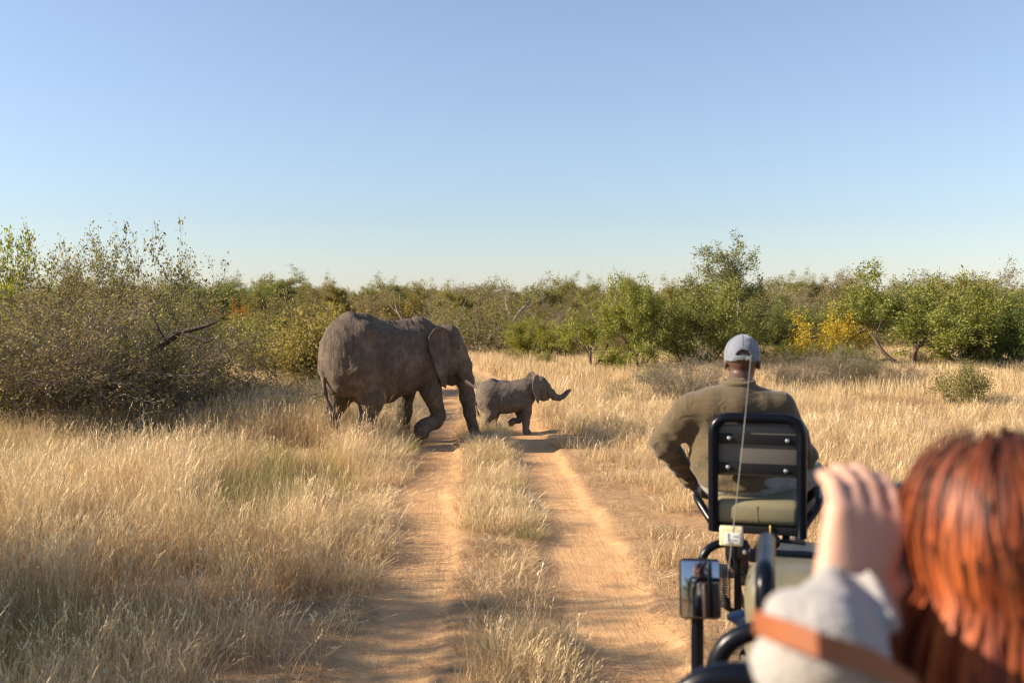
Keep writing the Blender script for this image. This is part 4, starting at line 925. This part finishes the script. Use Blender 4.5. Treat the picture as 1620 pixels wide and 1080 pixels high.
# seats
for x in (-.45, .45):
    m = MB(); m.box((x, -.62, .98), (.52, .52, .16), None, .05); st = P(m, 'front_seat', M_LEATHER)
    m = MB(); m.box((x, -1.02, 1.30), (.52, .12, .62), Matrix.Rotation(R(8), 3, 'X'), .05); P(m, 'backrest', M_LEATHER, st)
m = MB(); ring = [Vector((.45 + .19 * math.cos(a), -.30 + .05 * math.sin(a), 1.28 + .18 * math.sin(a))) for a in [i * 2 * math.pi / 28 for i in range(29)]]; m.tube(ring, .014, 8, False); sw = P(m, 'steering_wheel', M_BLACK)
m = MB(); m.tube([(.45, -.30, 1.28), (.45, 0, 1.15)], .02, 8); m.tube([(.27, -.30, 1.28), (.63, -.30, 1.28)], .012, 8); P(m, 'steering_column', M_BLACK, sw)
for (y, z) in ((-2.02, 1.30), (-3.15, 1.48)):
    m = MB(); m.box((0, y, z), (1.60, .46, .12), None, .04); st = P(m, 'bench_seat', M_VINYL)
    m = MB(); m.box((0, y - .30, z + .24), (1.60, .09, .40), Matrix.Rotation(R(8), 3, 'X'), .04); P(m, 'backrest', M_VINYL, st)
    m = MB(); m.box((0, y, (z + .64) / 2), (1.5, .40, z - .64 - .04)); P(m, 'bench_base', M_BODY, st, False)
# the tracker's seat over the left front wing
sl, sr = L(1134, 838, 4.62), L(1262, 846, 4.56); scx = (sl.x + sr.x) / 2; sy = (sl.y + sr.y) / 2; hw = .198
z0, z1 = 1.375, 1.888
seat = None
m = MB(); m.tube(rounded([(scx - hw, sy, z0 - .015), (scx - hw, sy - .01, z1), (scx + hw, sy - .01, z1), (scx + hw, sy, z0 - .03)], .085, 8), .0235, 14); seat = P(m, 'tracker_seat', M_TUBE)
m = MB(); m.box((scx, sy + .025, 1.735), (.385, .035, .24), None, .015); P(m, 'backrest_board', M_PAD, seat)
for zz, hh in ((1.79, .046), (1.655, .046)):
    m = MB(); m.box((scx, sy - .004, zz), (.385, .008, hh), None, .003); b_ = P(m, 'strap', M_BLACK, seat)
for bx, bz in ((-.125, 1.792), (.135, 1.788), (-.130, 1.658), (.128, 1.650)):
    m = MB(); m.lathe([(.010, 0), (.0095, .005), (.004, .008)], (scx + bx, sy - .009, bz), (0, -1, 0), 10); P(m, 'bolt', M_STEEL, seat)
m = MB(); m.box((scx, sy + .20, 1.445), (.39, .40, .115), None, .035); cu = P(m, 'cushion', M_VINYL, seat)
m = MB(); m.box((scx - .0, sy + .0005, 1.445), (.004, .004, .07)); P(m, 'seam', M_VINYL, cu)
m = MB(); m.box((scx, sy - .0, 1.372), (.42, .03, .035), None, .006); m.box((scx, sy + .2, 1.375), (.36, .36, .02)); P(m, 'seat_base', M_BLACK, seat)
for s in (-1, 1):
    m = MB(); m.tube(rounded([(scx + s * hw, sy, 1.39), (scx + s * (hw + .085), sy + .10, 1.49), (scx + s * (hw + .085), sy + .44, 1.50), (scx + s * hw, sy + .46, 1.40)], .05, 6), .020, 10); P(m, 'side_rail', M_TUBE, seat)
m = MB()
for s in (-1, 1): m.tube(rounded([(scx + s * .13, sy + .1, 1.37), (scx + s * .13, sy + .1, 1.20), (scx + s * .13 + .06, sy + .1, 1.13)], .03), .018, 8)
m.tube(rounded([(scx - .12, sy + .42, 1.37), (scx - .12, 2.20, 1.20), (scx - .12, 2.25, .80), (-.72, 2.1, .62)], .08), .02, 8); P(m, 'seat_bracket', M_TUBE, seat)
m = MB(); m.box((scx, 2.32, .93), (.55, .22, .02), None, .004); m.tube([(scx - .12, 2.22, .90), (scx + .12, 2.22, .90)], .018, 8); P(m, 'footplate', M_BLACK, seat)
m = MB(); m.lathe([(.005, 0), (.006, .05), (.004, .055)], (scx + .06, sy - .02, 1.345), (0, 0, 1), 8); P(m, 'latch_pin', M_GOLD, seat)
# bracket tube, work light box and whip aerial beside the seat
q1, q2, q3, q4 = L(1108, 890, 4.15), L(1118, 868, 4.15), L(1140, 858, 4.15), L(1180, 860, 4.2)
m = MB(); m.tube(rounded([(q1.x, q1.y, 1.10), q1, q2, q3, q4], .05), .018, 10); m.tube([(q3.x + .07, q3.y, q3.z), (q3.x + .07, q3.y, 1.10)], .016, 10); P(m, 'bracket_rail', M_TUBE)
pb = L(1157, 847, 4.12); m = MB(); m.box(pb, (.094, .04, .078), None, .006); bx_ = P(m, 'work_light', M_CREAM)
m = MB(); m.box(pb + Vector((.006, -.0215, -.006)), (.064, .004, .046), None, .002); P(m, 'lens', M_LABEL, bx_)
m = MB()
for (dx, dz, wx, wz) in ((-.018, .004, .003, .036), (.0, -.006, .03, .003), (.012, .01, .02, .003), (-.008, -.016, .016, .004)): m.box(pb + Vector((.006 + dx, -.0245, -.006 + dz)), (wx, .002, wz))
P(m, 'lens_frame', simple('grey_print', (.25, .26, .26), .6), bx_, False)
m = MB(); m.box(pb + Vector((.03, .01, -.065)), (.09, .05, .055), None, .006); P(m, 'light_bracket', M_BLACK, bx_)
m = MB(); m.lathe([(.009, 0), (.009, .004), (.004, .006)], pb + Vector((.055, -.017, -.06)), (0, -1, 0), 10); P(m, 'bolt', M_STEEL, bx_)
a0, a1 = L(1148, 940, 4.1), L(1188, 562, 4.1)
m = MB(); m.tube([a0.lerp(a1, t) + Vector((.004 * math.sin(t * 3), 0, 0)) for t in np.linspace(.06, 1, 14)], [.0021] * 10 + [.0016] * 4, 6); an = P(m, 'whip_aerial', simple('grey_fibreglass', (.22, .21, .19), .5))
m = MB(); hel = [a0 + Vector((.018 * math.cos(t), .018 * math.sin(t), t / 6.283 * .0105 - .03)) for t in np.linspace(0, 6.283 * 13, 150)]; m.tube(hel, .0028, 5); P(m, 'spring', M_BLACK, an)
m = MB(); m.lathe([(.022, 0), (.022, .02), (.01, .04)], (a0.x, a0.y, a0.z - .05), (0, 0, 1), 12); m.tube([(a0.x, a0.y, a0.z - .05), (a0.x + .1, a0.y + .1, 1.08)], .012, 8); P(m, 'aerial_base', M_BLACK, an)
# ---------------------------------------------------------------- people
def cloth(name, col, var=.18, fine=160, bump=.0025, big=6):
    t = MT(name); tc = t.n('TexCoord').outputs['Object']; a = t.noise(tc, big, 4); f = t.noise(tc, fine, 3, .7)
    c = t.mix(a, tuple(x * (1 - var) for x in col), tuple(x * (1 + var) for x in col)); c = t.mix(t.math('MULTIPLY', f, .35), c, tuple(x * .65 for x in col))
    fold = t.n('TexNoise', {'Vector': t.n('Mapping', {'Vector': tc, 'Scale': (1, 1, 1.8)}).outputs[0], 'Scale': 9.0, 'Detail': 2.0, 'Distortion': 1.2}).outputs['Fac']
    h = t.math('ADD', t.math('MULTIPLY', f, bump), t.math('MULTIPLY', fold, .02))
    b = t.n('Bump', {'Strength': .8, 'Distance': 1.0, 'Height': h}).outputs[0]
    return t.done(t.n('BsdfPrincipled', {'Base Color': c, 'Roughness': .9, 'Sheen Weight': .25, 'Specular IOR Level': .2, 'Normal': b}).outputs[0])
def skin(name, col):
    t = MT(name); tc = t.n('TexCoord').outputs['Object']; c = t.mix(t.noise(tc, 18, 4), tuple(x * .85 for x in col), tuple(x * 1.12 for x in col))
    b = t.n('Bump', {'Strength': .25, 'Distance': .002, 'Height': t.noise(tc, 220, 3)}).outputs[0]
    return t.done(t.n('BsdfPrincipled', {'Base Color': c, 'Roughness': .5, 'Subsurface Weight': .08, 'Subsurface Radius': (.02, .008, .004), 'Normal': b}).outputs[0])
M_SKIN_D = skin('dark_brown_skin', (.085, .045, .028)); M_SKIN_L = skin('fair_skin', (.52, .30, .21))
M_FLEECE = cloth('olive_fleece', (.105, .078, .040)); M_TROUSER = cloth('stone_cotton', (.27, .245, .215), .12, 200, .001)
M_CAP = cloth('grey_blue_cotton', (.185, .205, .24), .12, 260, .0008); M_KNIT = cloth('cream_knit', (.37, .35, .32), .10, 130, .006)
M_SHOE = simple('brown_boot_leather', (.09, .055, .035), .6)
def finger_hand(f, wrist, palm_dir, across, out, curl=.5, s=1.0, mirror=1):
    """hand from the wrist: palm_dir along fingers, across towards the thumb side, out = back of the hand normal"""
    w_ = np.array(wrist, float); d = np.array(palm_dir, float); d /= np.linalg.norm(d); a = np.array(across, float); a -= d * (a @ d); a /= np.linalg.norm(a); o = np.array(out, float); o -= d * (o @ d) + a * (o @ a); o /= np.linalg.norm(o)
    for i, off in enumerate((-.030, -.010, .010, .030)):
        f.cap(w_ + a * off * .55 * s, w_ + d * .085 * s + a * off * s, .019 * s, .0135 * s, .014)
    for i, (off, ln) in enumerate(((.030, .072), (.010, .082), (-.010, .077), (-.030, .060))):
        p = w_ + d * .088 * s + a * off * s; dd = d.copy(); r = .0105 * s
        for seg in (.45, .32, .25):
            th = curl * (.9 + .25 * i * .3); dd = dd * math.cos(th) - o * math.sin(th); dd /= np.linalg.norm(dd)
            q = p + dd * ln * seg * s; f.cap(p, q, r, r * .9, .004); p = q; r *= .9
            o = o  # curl plane kept
    b = w_ + d * .02 * s + a * .03 * s; t1 = b + (d * .55 + a * .7 - o * .25) * .042 * s; t2 = t1 + (d * .9 + a * .15 - o * .4) * .032 * s; t3 = t2 + (d * .9 - a * .2 - o * .35) * .024 * s
    f.chain([b, t1, t2, t3], [.019 * s, .0135 * s, .0115 * s, .0095 * s], .008)
def head(f, c, yaw=0.0, pitch=0.0, s=1.0, ears=True):
    """head facing +y, turned by yaw, nodded by pitch"""
    M = np.array(Matrix.Rotation(yaw, 3, 'Z') @ Matrix.Rotation(pitch, 3, 'X')); c = np.array(c, float)
    q = lambda p: M @ (np.array(p, float) * s) + c
    f.ell(q((0, -.012, .025)), np.array((.074, .094, .088)) * s, .02, rot=M); f.ell(q((0, .03, -.045)), np.array((.056, .066, .07)) * s, .03, rot=M)
    f.cap(q((0, .085, .005)), q((0, .108, -.032)), .009 * s, .014 * s, .012); f.cap(q((-.018, .093, -.036)), q((.018, .093, -.036)), .008 * s, .008 * s, .008)
    f.cap(q((-.02, .088, -.066)), q((.02, .088, -.066)), .008 * s, .008 * s, .008); f.cap(q((-.018, .086, -.078)), q((.018, .086, -.078)), .009 * s, .009 * s, .008)
    f.ell(q((0, .078, -.105)), np.array((.024, .018, .016)) * s, .015, rot=M)
    for e in (-1, 1):
        f.ell(q((e * .031, .098, .008)), np.array((.017, .012, .011)) * s, .008, rot=M, op=-1); f.ell(q((e * .031, .080, .006)), np.array((.013, .013, .012)) * s, .003, rot=M)
        f.cap(q((e * .05, .078, .030)), q((e * .015, .09, .026)), .008 * s, .008 * s, .008); f.ell(q((e * .05, .06, -.03)), np.array((.02, .02, .018)) * s, .015, rot=M)
        if ears: f.ell(q((e * .079, -.012, -.008)), np.array((.010, .020, .033)) * s, .006, rot=M)
    return q, M

# --- the tracker, in vehicle space
man = empty('person', VO, VYAW); tag(man, 'man in olive fleece and grey cap seated on the fender seat, seen from behind', 'person')
hc = np.array(L(1174, 572, 4.88)); nb = np.array(L(1168, 612, 4.83)); sL = np.array(L(1095, 645, 4.84)); sR = np.array(L(1234, 645, 4.80))
eL = np.array(L(1050, 700, 4.92)); wL = np.array(L(1092, 760, 5.12)); eR = np.array(L(1270, 722, 4.92)); wR = np.array(L(1232, 776, 5.10))
pv = np.array(L(1168, 770, 4.84)); pv[2] = 1.575
hipL = pv + np.array((-.09, .05, -.03)); hipR = pv + np.array((.09, .05, -.03))
kL = np.array((hipL[0] - .05, hipL[1] + .42, 1.56)); kR = np.array(L(1283, 800, 5.06)); kR[2] = 1.55
aL = np.array((scx - .12, 2.26, 1.03)); aR = np.array((scx + .15, 2.26, 1.03))
lo = np.minimum.reduce([hc, sL, eL, wL, aL, pv]) - .22; hi = np.maximum.reduce([hc, sR, eR, kR, aR, kL]) + .24; lo[2] = .90
chest = (sL + sR) / 2 * .6 + pv * .4
def man_body(f, g):                                      # g inflates
    f.ell(pv + (chest - pv) * .25 + np.array((-.02, 0, 0)), np.array((.185, .14, .19)) + g, .05); f.ell(pv + (chest - pv) * .72 + np.array((-.015, .01, 0)), np.array((.212, .13, .19)) + g, .06)
    f.cap(sL * .75 + sR * .25, sR * .75 + sL * .25, .095 + g, .095 + g, .06); f.cap(sL * .5 + sR * .5 + np.array((0, 0, .01)), nb, .11 + g, .065 + g, .05)
def man_arms(f, g, r=(.066, .056, .044, .036)):
    for s_, e_, w_ in ((sL, eL, wL), (sR, eR, wR)):
        f.cap(s_, e_, r[0] + g, r[1] + g, .04); f.cap(e_, w_, r[1] + g, r[3] + g, .02)
def man_legs(f, g):
    f.ell(pv, np.array((.175, .15, .12)) + g, .05)
    for h_, k_, a_ in ((hipL, kL, aL), (hipR, kR, aR)):
        f.cap(h_, k_, .088 + g, .062 + g, .04); f.cap(k_, (k_ * .6 + a_ * .4), .062 + g, .058 + g, .02); f.cap(k_ * .6 + a_ * .4, a_, .058 + g, .040 + g, .02)
f = Field(lo, hi, .0075); man_body(f, -.012); man_arms(f, -.012); man_legs(f, -.012); f.cap(nb, hc - np.array((0, .01, .05)), .058, .054, .03)
hq, hM = head(f, hc, R(4), R(-6))
finger_hand(f, wL, (wL - eL) * .4 + np.array((.06, .02, -.02)), (0, .3, 1), (-.6, -.4, .3), .35); finger_hand(f, wR, (wR - eR) * .4 + np.array((-.06, .02, 0)), (0, .3, 1), (.6, -.4, .3), .35)
f.build('body', M_SKIN_D, man)
f = Field(lo, hi, .0085); man_body(f, .008); man_arms(f, .012)
X = f.ax[0][:, None, None]; Y = f.ax[1][None, :, None]; Z = f.ax[2][None, None, :]
f.cap(pv + np.array((0, 0, .02)), pv + np.array((0, 0, -.01)), .172, .168, .04)
f.D += (.0055 * np.sin(Z * 95 + 9 * (X - pv[0]) + 1.5 * np.sin(X * 22)) * np.exp(-((Z - 1.63) / .075) ** 2)).astype(np.float32)     # bunched hem
f.D += (.004 * np.sin(Z * 52 + X * 48 + 2 * np.sin(X * 14)) * np.exp(-((X - eL[0] - .05) / .10) ** 2)).astype(np.float32)
f.D += (.0035 * np.sin(X * 36 - Z * 26 + 2 * np.sin(Z * 13))).astype(np.float32); f.wobble(.0018, 30, 8)
keep = np.broadcast_to((Z - (1.535 + .05 * (Y - pv[1]))) > 0, f.D.shape); f.D = np.where(keep, f.D, np.maximum(f.D, (1.535 - Z))).astype(np.float32)
nk = nb + np.array((0, 0, .028)); nv = (hc - nb); nv /= np.linalg.norm(nv); f.clip(nv, float(nv @ nk))
jk = f.build('fleece_jacket', M_FLEECE, man)
m = MB(); col_ = [Vector(nb) + Vector((.072 * math.cos(a), .066 * math.sin(a) - .002, .022 + .006 * math.sin(a))) for a in np.linspace(0, 6.283, 25)]; m.tube(col_, .0135, 8, False); m.build('collar', M_FLEECE, jk)
for w_, e_ in ((wL, eL), (wR, eR)):
    d_ = (w_ - e_) / np.linalg.norm(w_ - e_); m = MB(); m.tube([Vector(w_ - d_ * .045), Vector(w_ - d_ * .0)], [.049, .047], 14); m.build('cuff', M_FLEECE, jk)
f = Field(lo, hi, .0085); man_legs(f, .008); f.wobble(.003, 28, 9); f.clip((0, 0, 1), 1.64); f.clip((0, 0, -1), -1.06); f.build('trousers', M_TROUSER, man)
for a_ in (aL, aR):
    f = Field(a_ - .22, a_ + .3, .008); f.cap(a_ + np.array((0, -.02, .05)), a_ + np.array((0, -.01, -.03)), .056, .055, .02); f.cap(a_ + np.array((0, 0, -.045)), a_ + np.array((0, .15, -.058)), .05, .04, .03); f.clip((0, 0, -1), -(a_[2] - .088)); f.build('boot', M_SHOE, man)
# cap: crown, sweatband edge, arched opening with strap, peak
capo = empty('cap_space'); bpy.data.objects.remove(capo)
f = Field(hc - .2, hc + .24, .0045); cq = lambda p: hM @ np.array(p, float) + hc
f.ell(cq((0, -.012, .030)), (.087, .107, .102), .01, rot=Matrix(hM.tolist()))
f.ell(cq((0, -.012, .022)), (.080, .100, .095), .0, rot=Matrix(hM.tolist()), op=-1)
nrm = hM @ np.array((0, .13, -1.0)); f.clip(nrm, float((nrm / np.linalg.norm(nrm)) @ cq((0, -.012, .006))))
f.ell(cq((0.004, -.125, .018)), (.036, .06, .034), .004, rot=Matrix(hM.tolist()), op=-1)
f.build('cap', M_CAP, man)
cp = man.children[-1]
m = MB(); arc = [Vector(cq((.0842 * math.sin(a), -.012 - .1035 * math.cos(a), .013))) for a in np.linspace(R(-27), R(27), 11)]
for dz in (-.006, 0, .006): m.tube([p + Vector((0, -.001, dz)) for p in arc], .0045, 6)
m.build('strap', M_CAP, cp); m = MB(); m.box(Vector(cq((.022, -.116, .010))), (.024, .006, .018), None, .002); m.build('buckle', M_STEEL, cp)
m = MB(); V = []; n = 13
for j, rr_ in enumerate((.0, .035, .065)):
    for i in range(n):
        a = R(-62 + 124 * i / (n - 1)); V.append(cq((.088 * math.sin(a), -.012 + .104 * math.cos(a) + rr_ * math.cos(a * .9), .004 - .25 * rr_ - .02 * (math.sin(a)) ** 2)))
V2 = [v - np.array((0, 0, .004)) for v in V]; Fc = []
for j in range(2):
    for i in range(n - 1): Fc.append((j * n + i, j * n + i + 1, (j + 1) * n + i + 1, (j + 1) * n + i)); Fc.append(tuple(3 * n + k_ for k_ in ((j + 1) * n + i, (j + 1) * n + i + 1, j * n + i + 1, j * n + i)))
m.put(V + V2, Fc); m.build('peak', M_CAP, cp); m = MB(); m.lathe([(.008, 0), (.007, .004), (.002, .006)], Vector(cq((0, -.012, .130))), (0, 0, 1), 10); m.build('button', M_CAP, cp)
for k_ in range(6):
    a = R(60 * k_); m = MB(); m.tube([Vector(cq((.0878 * math.sin(a) * math.cos(t), -.012 - .1078 * math.cos(a) * math.cos(t), .030 + .1028 * math.sin(t)))) for t in np.linspace(R(22 if k_ == 0 else -5), R(88), 9)], .0016, 5); m.build('seam', M_CAP, cp)

# --- the woman in the row ahead, in world space
wo = empty('person', (0, 0, 0)); tag(wo, 'woman with long red hair and cream sweater holding a camera to her face', 'person')
wh = np.array(at(1578, 872, 1.24)); fw = np.array((math.sin(R(6)), math.cos(R(6)), 0))
tor = wh + np.array((0, -.03, -.50)); wsL = wh + np.array((-.165, -.02, -.255)); wsR = wh + np.array((.165, -.02, -.255))
weL = np.array(at(1292, 1030, 1.06)); wwL = np.array(at(1338, 958, 1.22)); weR = wh + np.array((.30, .02, -.20)); wwR = wh + np.array((.13, .21, -.055))
wp = wh + np.array((0, -.06, -.74)); wlo = wp + np.array((-.42, -.3, -.62)); whi = wh + np.array((.42, .62, .2))
def wo_top(f, g):
    f.cap(wp, tor, .14 + g, .125 + g, .06); f.ell(tor + np.array((0, .02, .10)), np.array((.16, .11, .15)) + g, .06); f.cap(wsL * .8 + wsR * .2, wsR * .8 + wsL * .2, .075 + g, .075 + g, .06)
    for s_, e_, w_ in ((wsL, weL, wwL), (wsR, weR, wwR)): f.cap(s_, e_, .058 + g, .048 + g, .04); f.cap(e_, w_, .046 + g, .030 + g * .9, .02)
def wo_legs(f, g):
    f.ell(wp, np.array((.17, .14, .11)) + g, .05)
    for s in (-1, 1):
        h_ = wp + np.array((s * .09, .05, -.02)); k_ = h_ + np.array((s * .03, .43, .0)); a_ = k_ + np.array((0, .05, -.42)); f.cap(h_, k_, .082 + g, .058 + g, .04); f.cap(k_, a_, .056 + g, .038 + g, .02); f.cap(a_, a_ + np.array((0, .13, -.04)), .036 + g, .03 + g, .02)
f = Field(wlo, whi, .0068); wo_top(f, -.012); wo_legs(f, -.01); f.cap(wh + np.array((0, -.02, -.25)), wh + np.array((0, 0, -.06)), .05, .048, .03)
head(f, wh, R(-4), R(-3), .98)
dL = (wwL - weL) / np.linalg.norm(wwL - weL)
f.cap(wwL - dL * .05, wwL, .030, .029, .01)
finger_hand(f, wwL, np.array((.26, .12, .88)), np.array((.90, .10, -.25)), np.array((-.18, -.95, .2)), .72, 1.28)
finger_hand(f, wwR, np.array((-.55, .25, .55)), np.array((-.5, .1, -.6)), np.array((.6, -.2, .5)), .45, .98)
f.build('body', M_SKIN_L, wo)
f = Field(wlo, whi, .0075); wo_top(f, .012)
X = f.ax[0][:, None, None]; Y = f.ax[1][None, :, None]; Z = f.ax[2][None, None, :]
f.cap(wwL - dL * .11, wwL - dL * .02, .060, .058, .02); f.D += (.007 * np.sin(Z * 62 + X * 70 - Y * 25 + 2 * np.sin(X * 30))).astype(np.float32); f.wobble(.004, 34, 12)
for w_, e_ in ((wwL, weL), (wwR, weR)):
    d_ = (w_ - e_) / np.linalg.norm(w_ - e_); cut = float(d_ @ (w_ - d_ * .02))
    near = np.sqrt((X - w_[0]) ** 2 + (Y - w_[1]) ** 2 + (Z - w_[2]) ** 2) < .16
    f.D = np.where(near, np.maximum(f.D, X * d_[0] + Y * d_[1] + Z * d_[2] - cut), f.D).astype(np.float32)
f.clip((0, .1, 1), float(wh[2] - .185 + .1 * wh[1])) if False else None
keep = (np.sqrt((X - wh[0]) ** 2 + (Y - wh[1]) ** 2) < .09) & (Z > wh[2] - .19); f.D = np.where(keep, np.maximum(f.D, Z - (wh[2] - .19)), f.D).astype(np.float32)
f.build('sweater', M_KNIT, wo)
f = Field(wlo, whi, .0085); wo_legs(f, .008); f.clip((0, 0, 1), float(wp[2] + .09)); f.build('jeans', simple('blue_denim', (.05, .07, .12), .85, bump=.001), wo)
# hair: strands from the scalp that fall over the back
def hair_material():
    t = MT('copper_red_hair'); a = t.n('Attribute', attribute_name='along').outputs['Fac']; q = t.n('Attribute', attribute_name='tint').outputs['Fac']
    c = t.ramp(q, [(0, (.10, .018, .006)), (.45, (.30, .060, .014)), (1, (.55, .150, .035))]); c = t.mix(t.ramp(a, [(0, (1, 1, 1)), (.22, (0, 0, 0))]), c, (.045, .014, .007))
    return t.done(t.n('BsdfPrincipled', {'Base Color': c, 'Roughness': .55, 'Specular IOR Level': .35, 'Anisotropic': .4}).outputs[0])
M_HAIR = hair_material()
g = np.random.default_rng(5); nS = 2600; nK = 15; V = []; Fq = []; T = []; A = []; o = 0
for i in range(nS):
    th = g.uniform(0, 2 * math.pi); u = g.uniform(-.35, 1); ph = math.asin(min(1, max(-1, u)))
    if math.sin(th) > .55 and u < .55: continue                  # the face stays free
    n_ = np.array((math.cos(ph) * math.cos(th), math.cos(ph) * math.sin(th), math.sin(ph))); C0 = wh + np.array((0, -.012, .026)); lay = g.uniform(0, .042); Rr = np.array((.080, .100, .095)) + lay
    p = C0 + n_ * Rr; Ltot = g.uniform(.44, .60); w_ = g.uniform(.003, .0065); cl = g.integers(0, 60); ph0 = cl * 1.7; amp = .0045 + .003 * (cl % 3); tt = np.clip(.5 + .24 * math.sin(cl * 2.1) + g.normal(0, .16), 0, 1)
    hz = np.array((n_[0], n_[1], 0)); hz = hz / (np.linalg.norm(hz) + 1e-6); sd = np.array((-hz[1], hz[0], 0)); sx = g.normal(0, .25)
    for k in range(nK):
        t = k / (nK - 1); wv = sd * amp * math.sin(ph0 + t * 13) * min(1, t * 2.0) + hz * amp * .8 * math.cos(ph0 + t * 11) * t
        q = p + wv; ww = w_ * (1 - .7 * t ** 3); V += [q - sd * ww / 2, q + sd * ww / 2]; T += [tt, tt]; A += [t, t]
        above = p[2] > wh[2] - .035
        if above:
            nn = (p - C0) / Rr ** 2; nn /= np.linalg.norm(nn); d = np.array((0, -.10, -1.0)) + hz * .35 * max(0, nn[2]) + sd * sx * .4; d -= nn * (d @ nn)
        else:
            d = np.array((hz[0] * .22, hz[1] * .05 - .06, -1.0)) + sd * sx * .15
        p = p + d / np.linalg.norm(d) * Ltot / nK
        if above:
            r_ = (p - C0) / Rr; rn = np.linalg.norm(r_); p = C0 + r_ / rn * Rr if (rn < 1 or p[2] > wh[2] - .02) else p
        else:                                                    # below the ears: lie over neck, shoulders and back
            dx, dy = p[0] - wh[0], p[1] - (wh[1] - .02); rr_ = math.hypot(dx / 1.1, dy); need = .080 + lay * 1.3 + .06 * max(0, min(1, (wh[2] - .12 - p[2]) / .15)) * (1 if dy < .03 else .5)
            if rr_ < need and rr_ > 1e-4: p = p + np.array((dx, dy, 0)) * (need / rr_ - 1) * .5
    for k in range(nK - 1): Fq.append((o + 2 * k, o + 2 * k + 1, o + 2 * k + 3, o + 2 * k + 2))
    o += 2 * nK
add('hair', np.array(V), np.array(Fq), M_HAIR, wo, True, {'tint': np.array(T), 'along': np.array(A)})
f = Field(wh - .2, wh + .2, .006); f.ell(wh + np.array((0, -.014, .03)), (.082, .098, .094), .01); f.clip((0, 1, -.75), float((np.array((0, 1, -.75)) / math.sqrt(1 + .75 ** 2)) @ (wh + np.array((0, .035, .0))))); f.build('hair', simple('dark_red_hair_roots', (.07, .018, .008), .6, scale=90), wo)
# the camera she holds
cc = Vector(wh + np.array((-.04, .20, -.02))); cam_o = empty('photo_camera', cc); tag(cam_o, 'black camera held up in front of the red haired woman\'s face', 'camera')
M_CAMB = simple('black_camera_body', (.018, .018, .02), .5)
m = MB(); m.box((0, 0, 0), (.135, .055, .09), None, .012); m.box((0, .0, .055), (.05, .05, .03), None, .01); m.box((-.055, .015, -.01), (.03, .05, .075), None, .01); m.build('camera_body', M_CAMB, cam_o)
m = MB(); m.lathe([(.03, 0), (.036, .01), (.036, .06), (.040, .065), (.040, .10), (.034, .10), (.02, .09)], (0, .025, -.005), (0, 1, 0), 24); m.build('lens', M_CAMB, cam_o)
m = MB(); stp = [Vector(at(1250, 1000, .985)), Vector(at(1290, 1016, .965)), Vector(at(1330, 1028, .965)), Vector(at(1380, 1044, .98)), Vector(at(1450, 1090, 1.0))]
full = [cc + Vector((-.07, 0, -.02)), Vector(at(1330, 985, 1.40)), Vector(at(1225, 985, 1.22)), Vector(at(1190, 980, 1.08)), Vector(at(1212, 988, 1.015))] + stp
V = []; Fc = []
for i, p in enumerate(full):
    p = p - cc; V += [p + Vector((0, -.004, .012)), p + Vector((0, -.008, -.012)), p + Vector((0, -.005, -.012)), p + Vector((0, -.001, .012))]
for i in range(len(full) - 1):
    for k in range(4): Fc.append((i * 4 + k, i * 4 + (k + 1) % 4, i * 4 + 4 + (k + 1) % 4, i * 4 + 4 + k))
m.put(V, Fc); m.build('strap', simple('tan_leather', (.26, .085, .03), .5), cam_o)
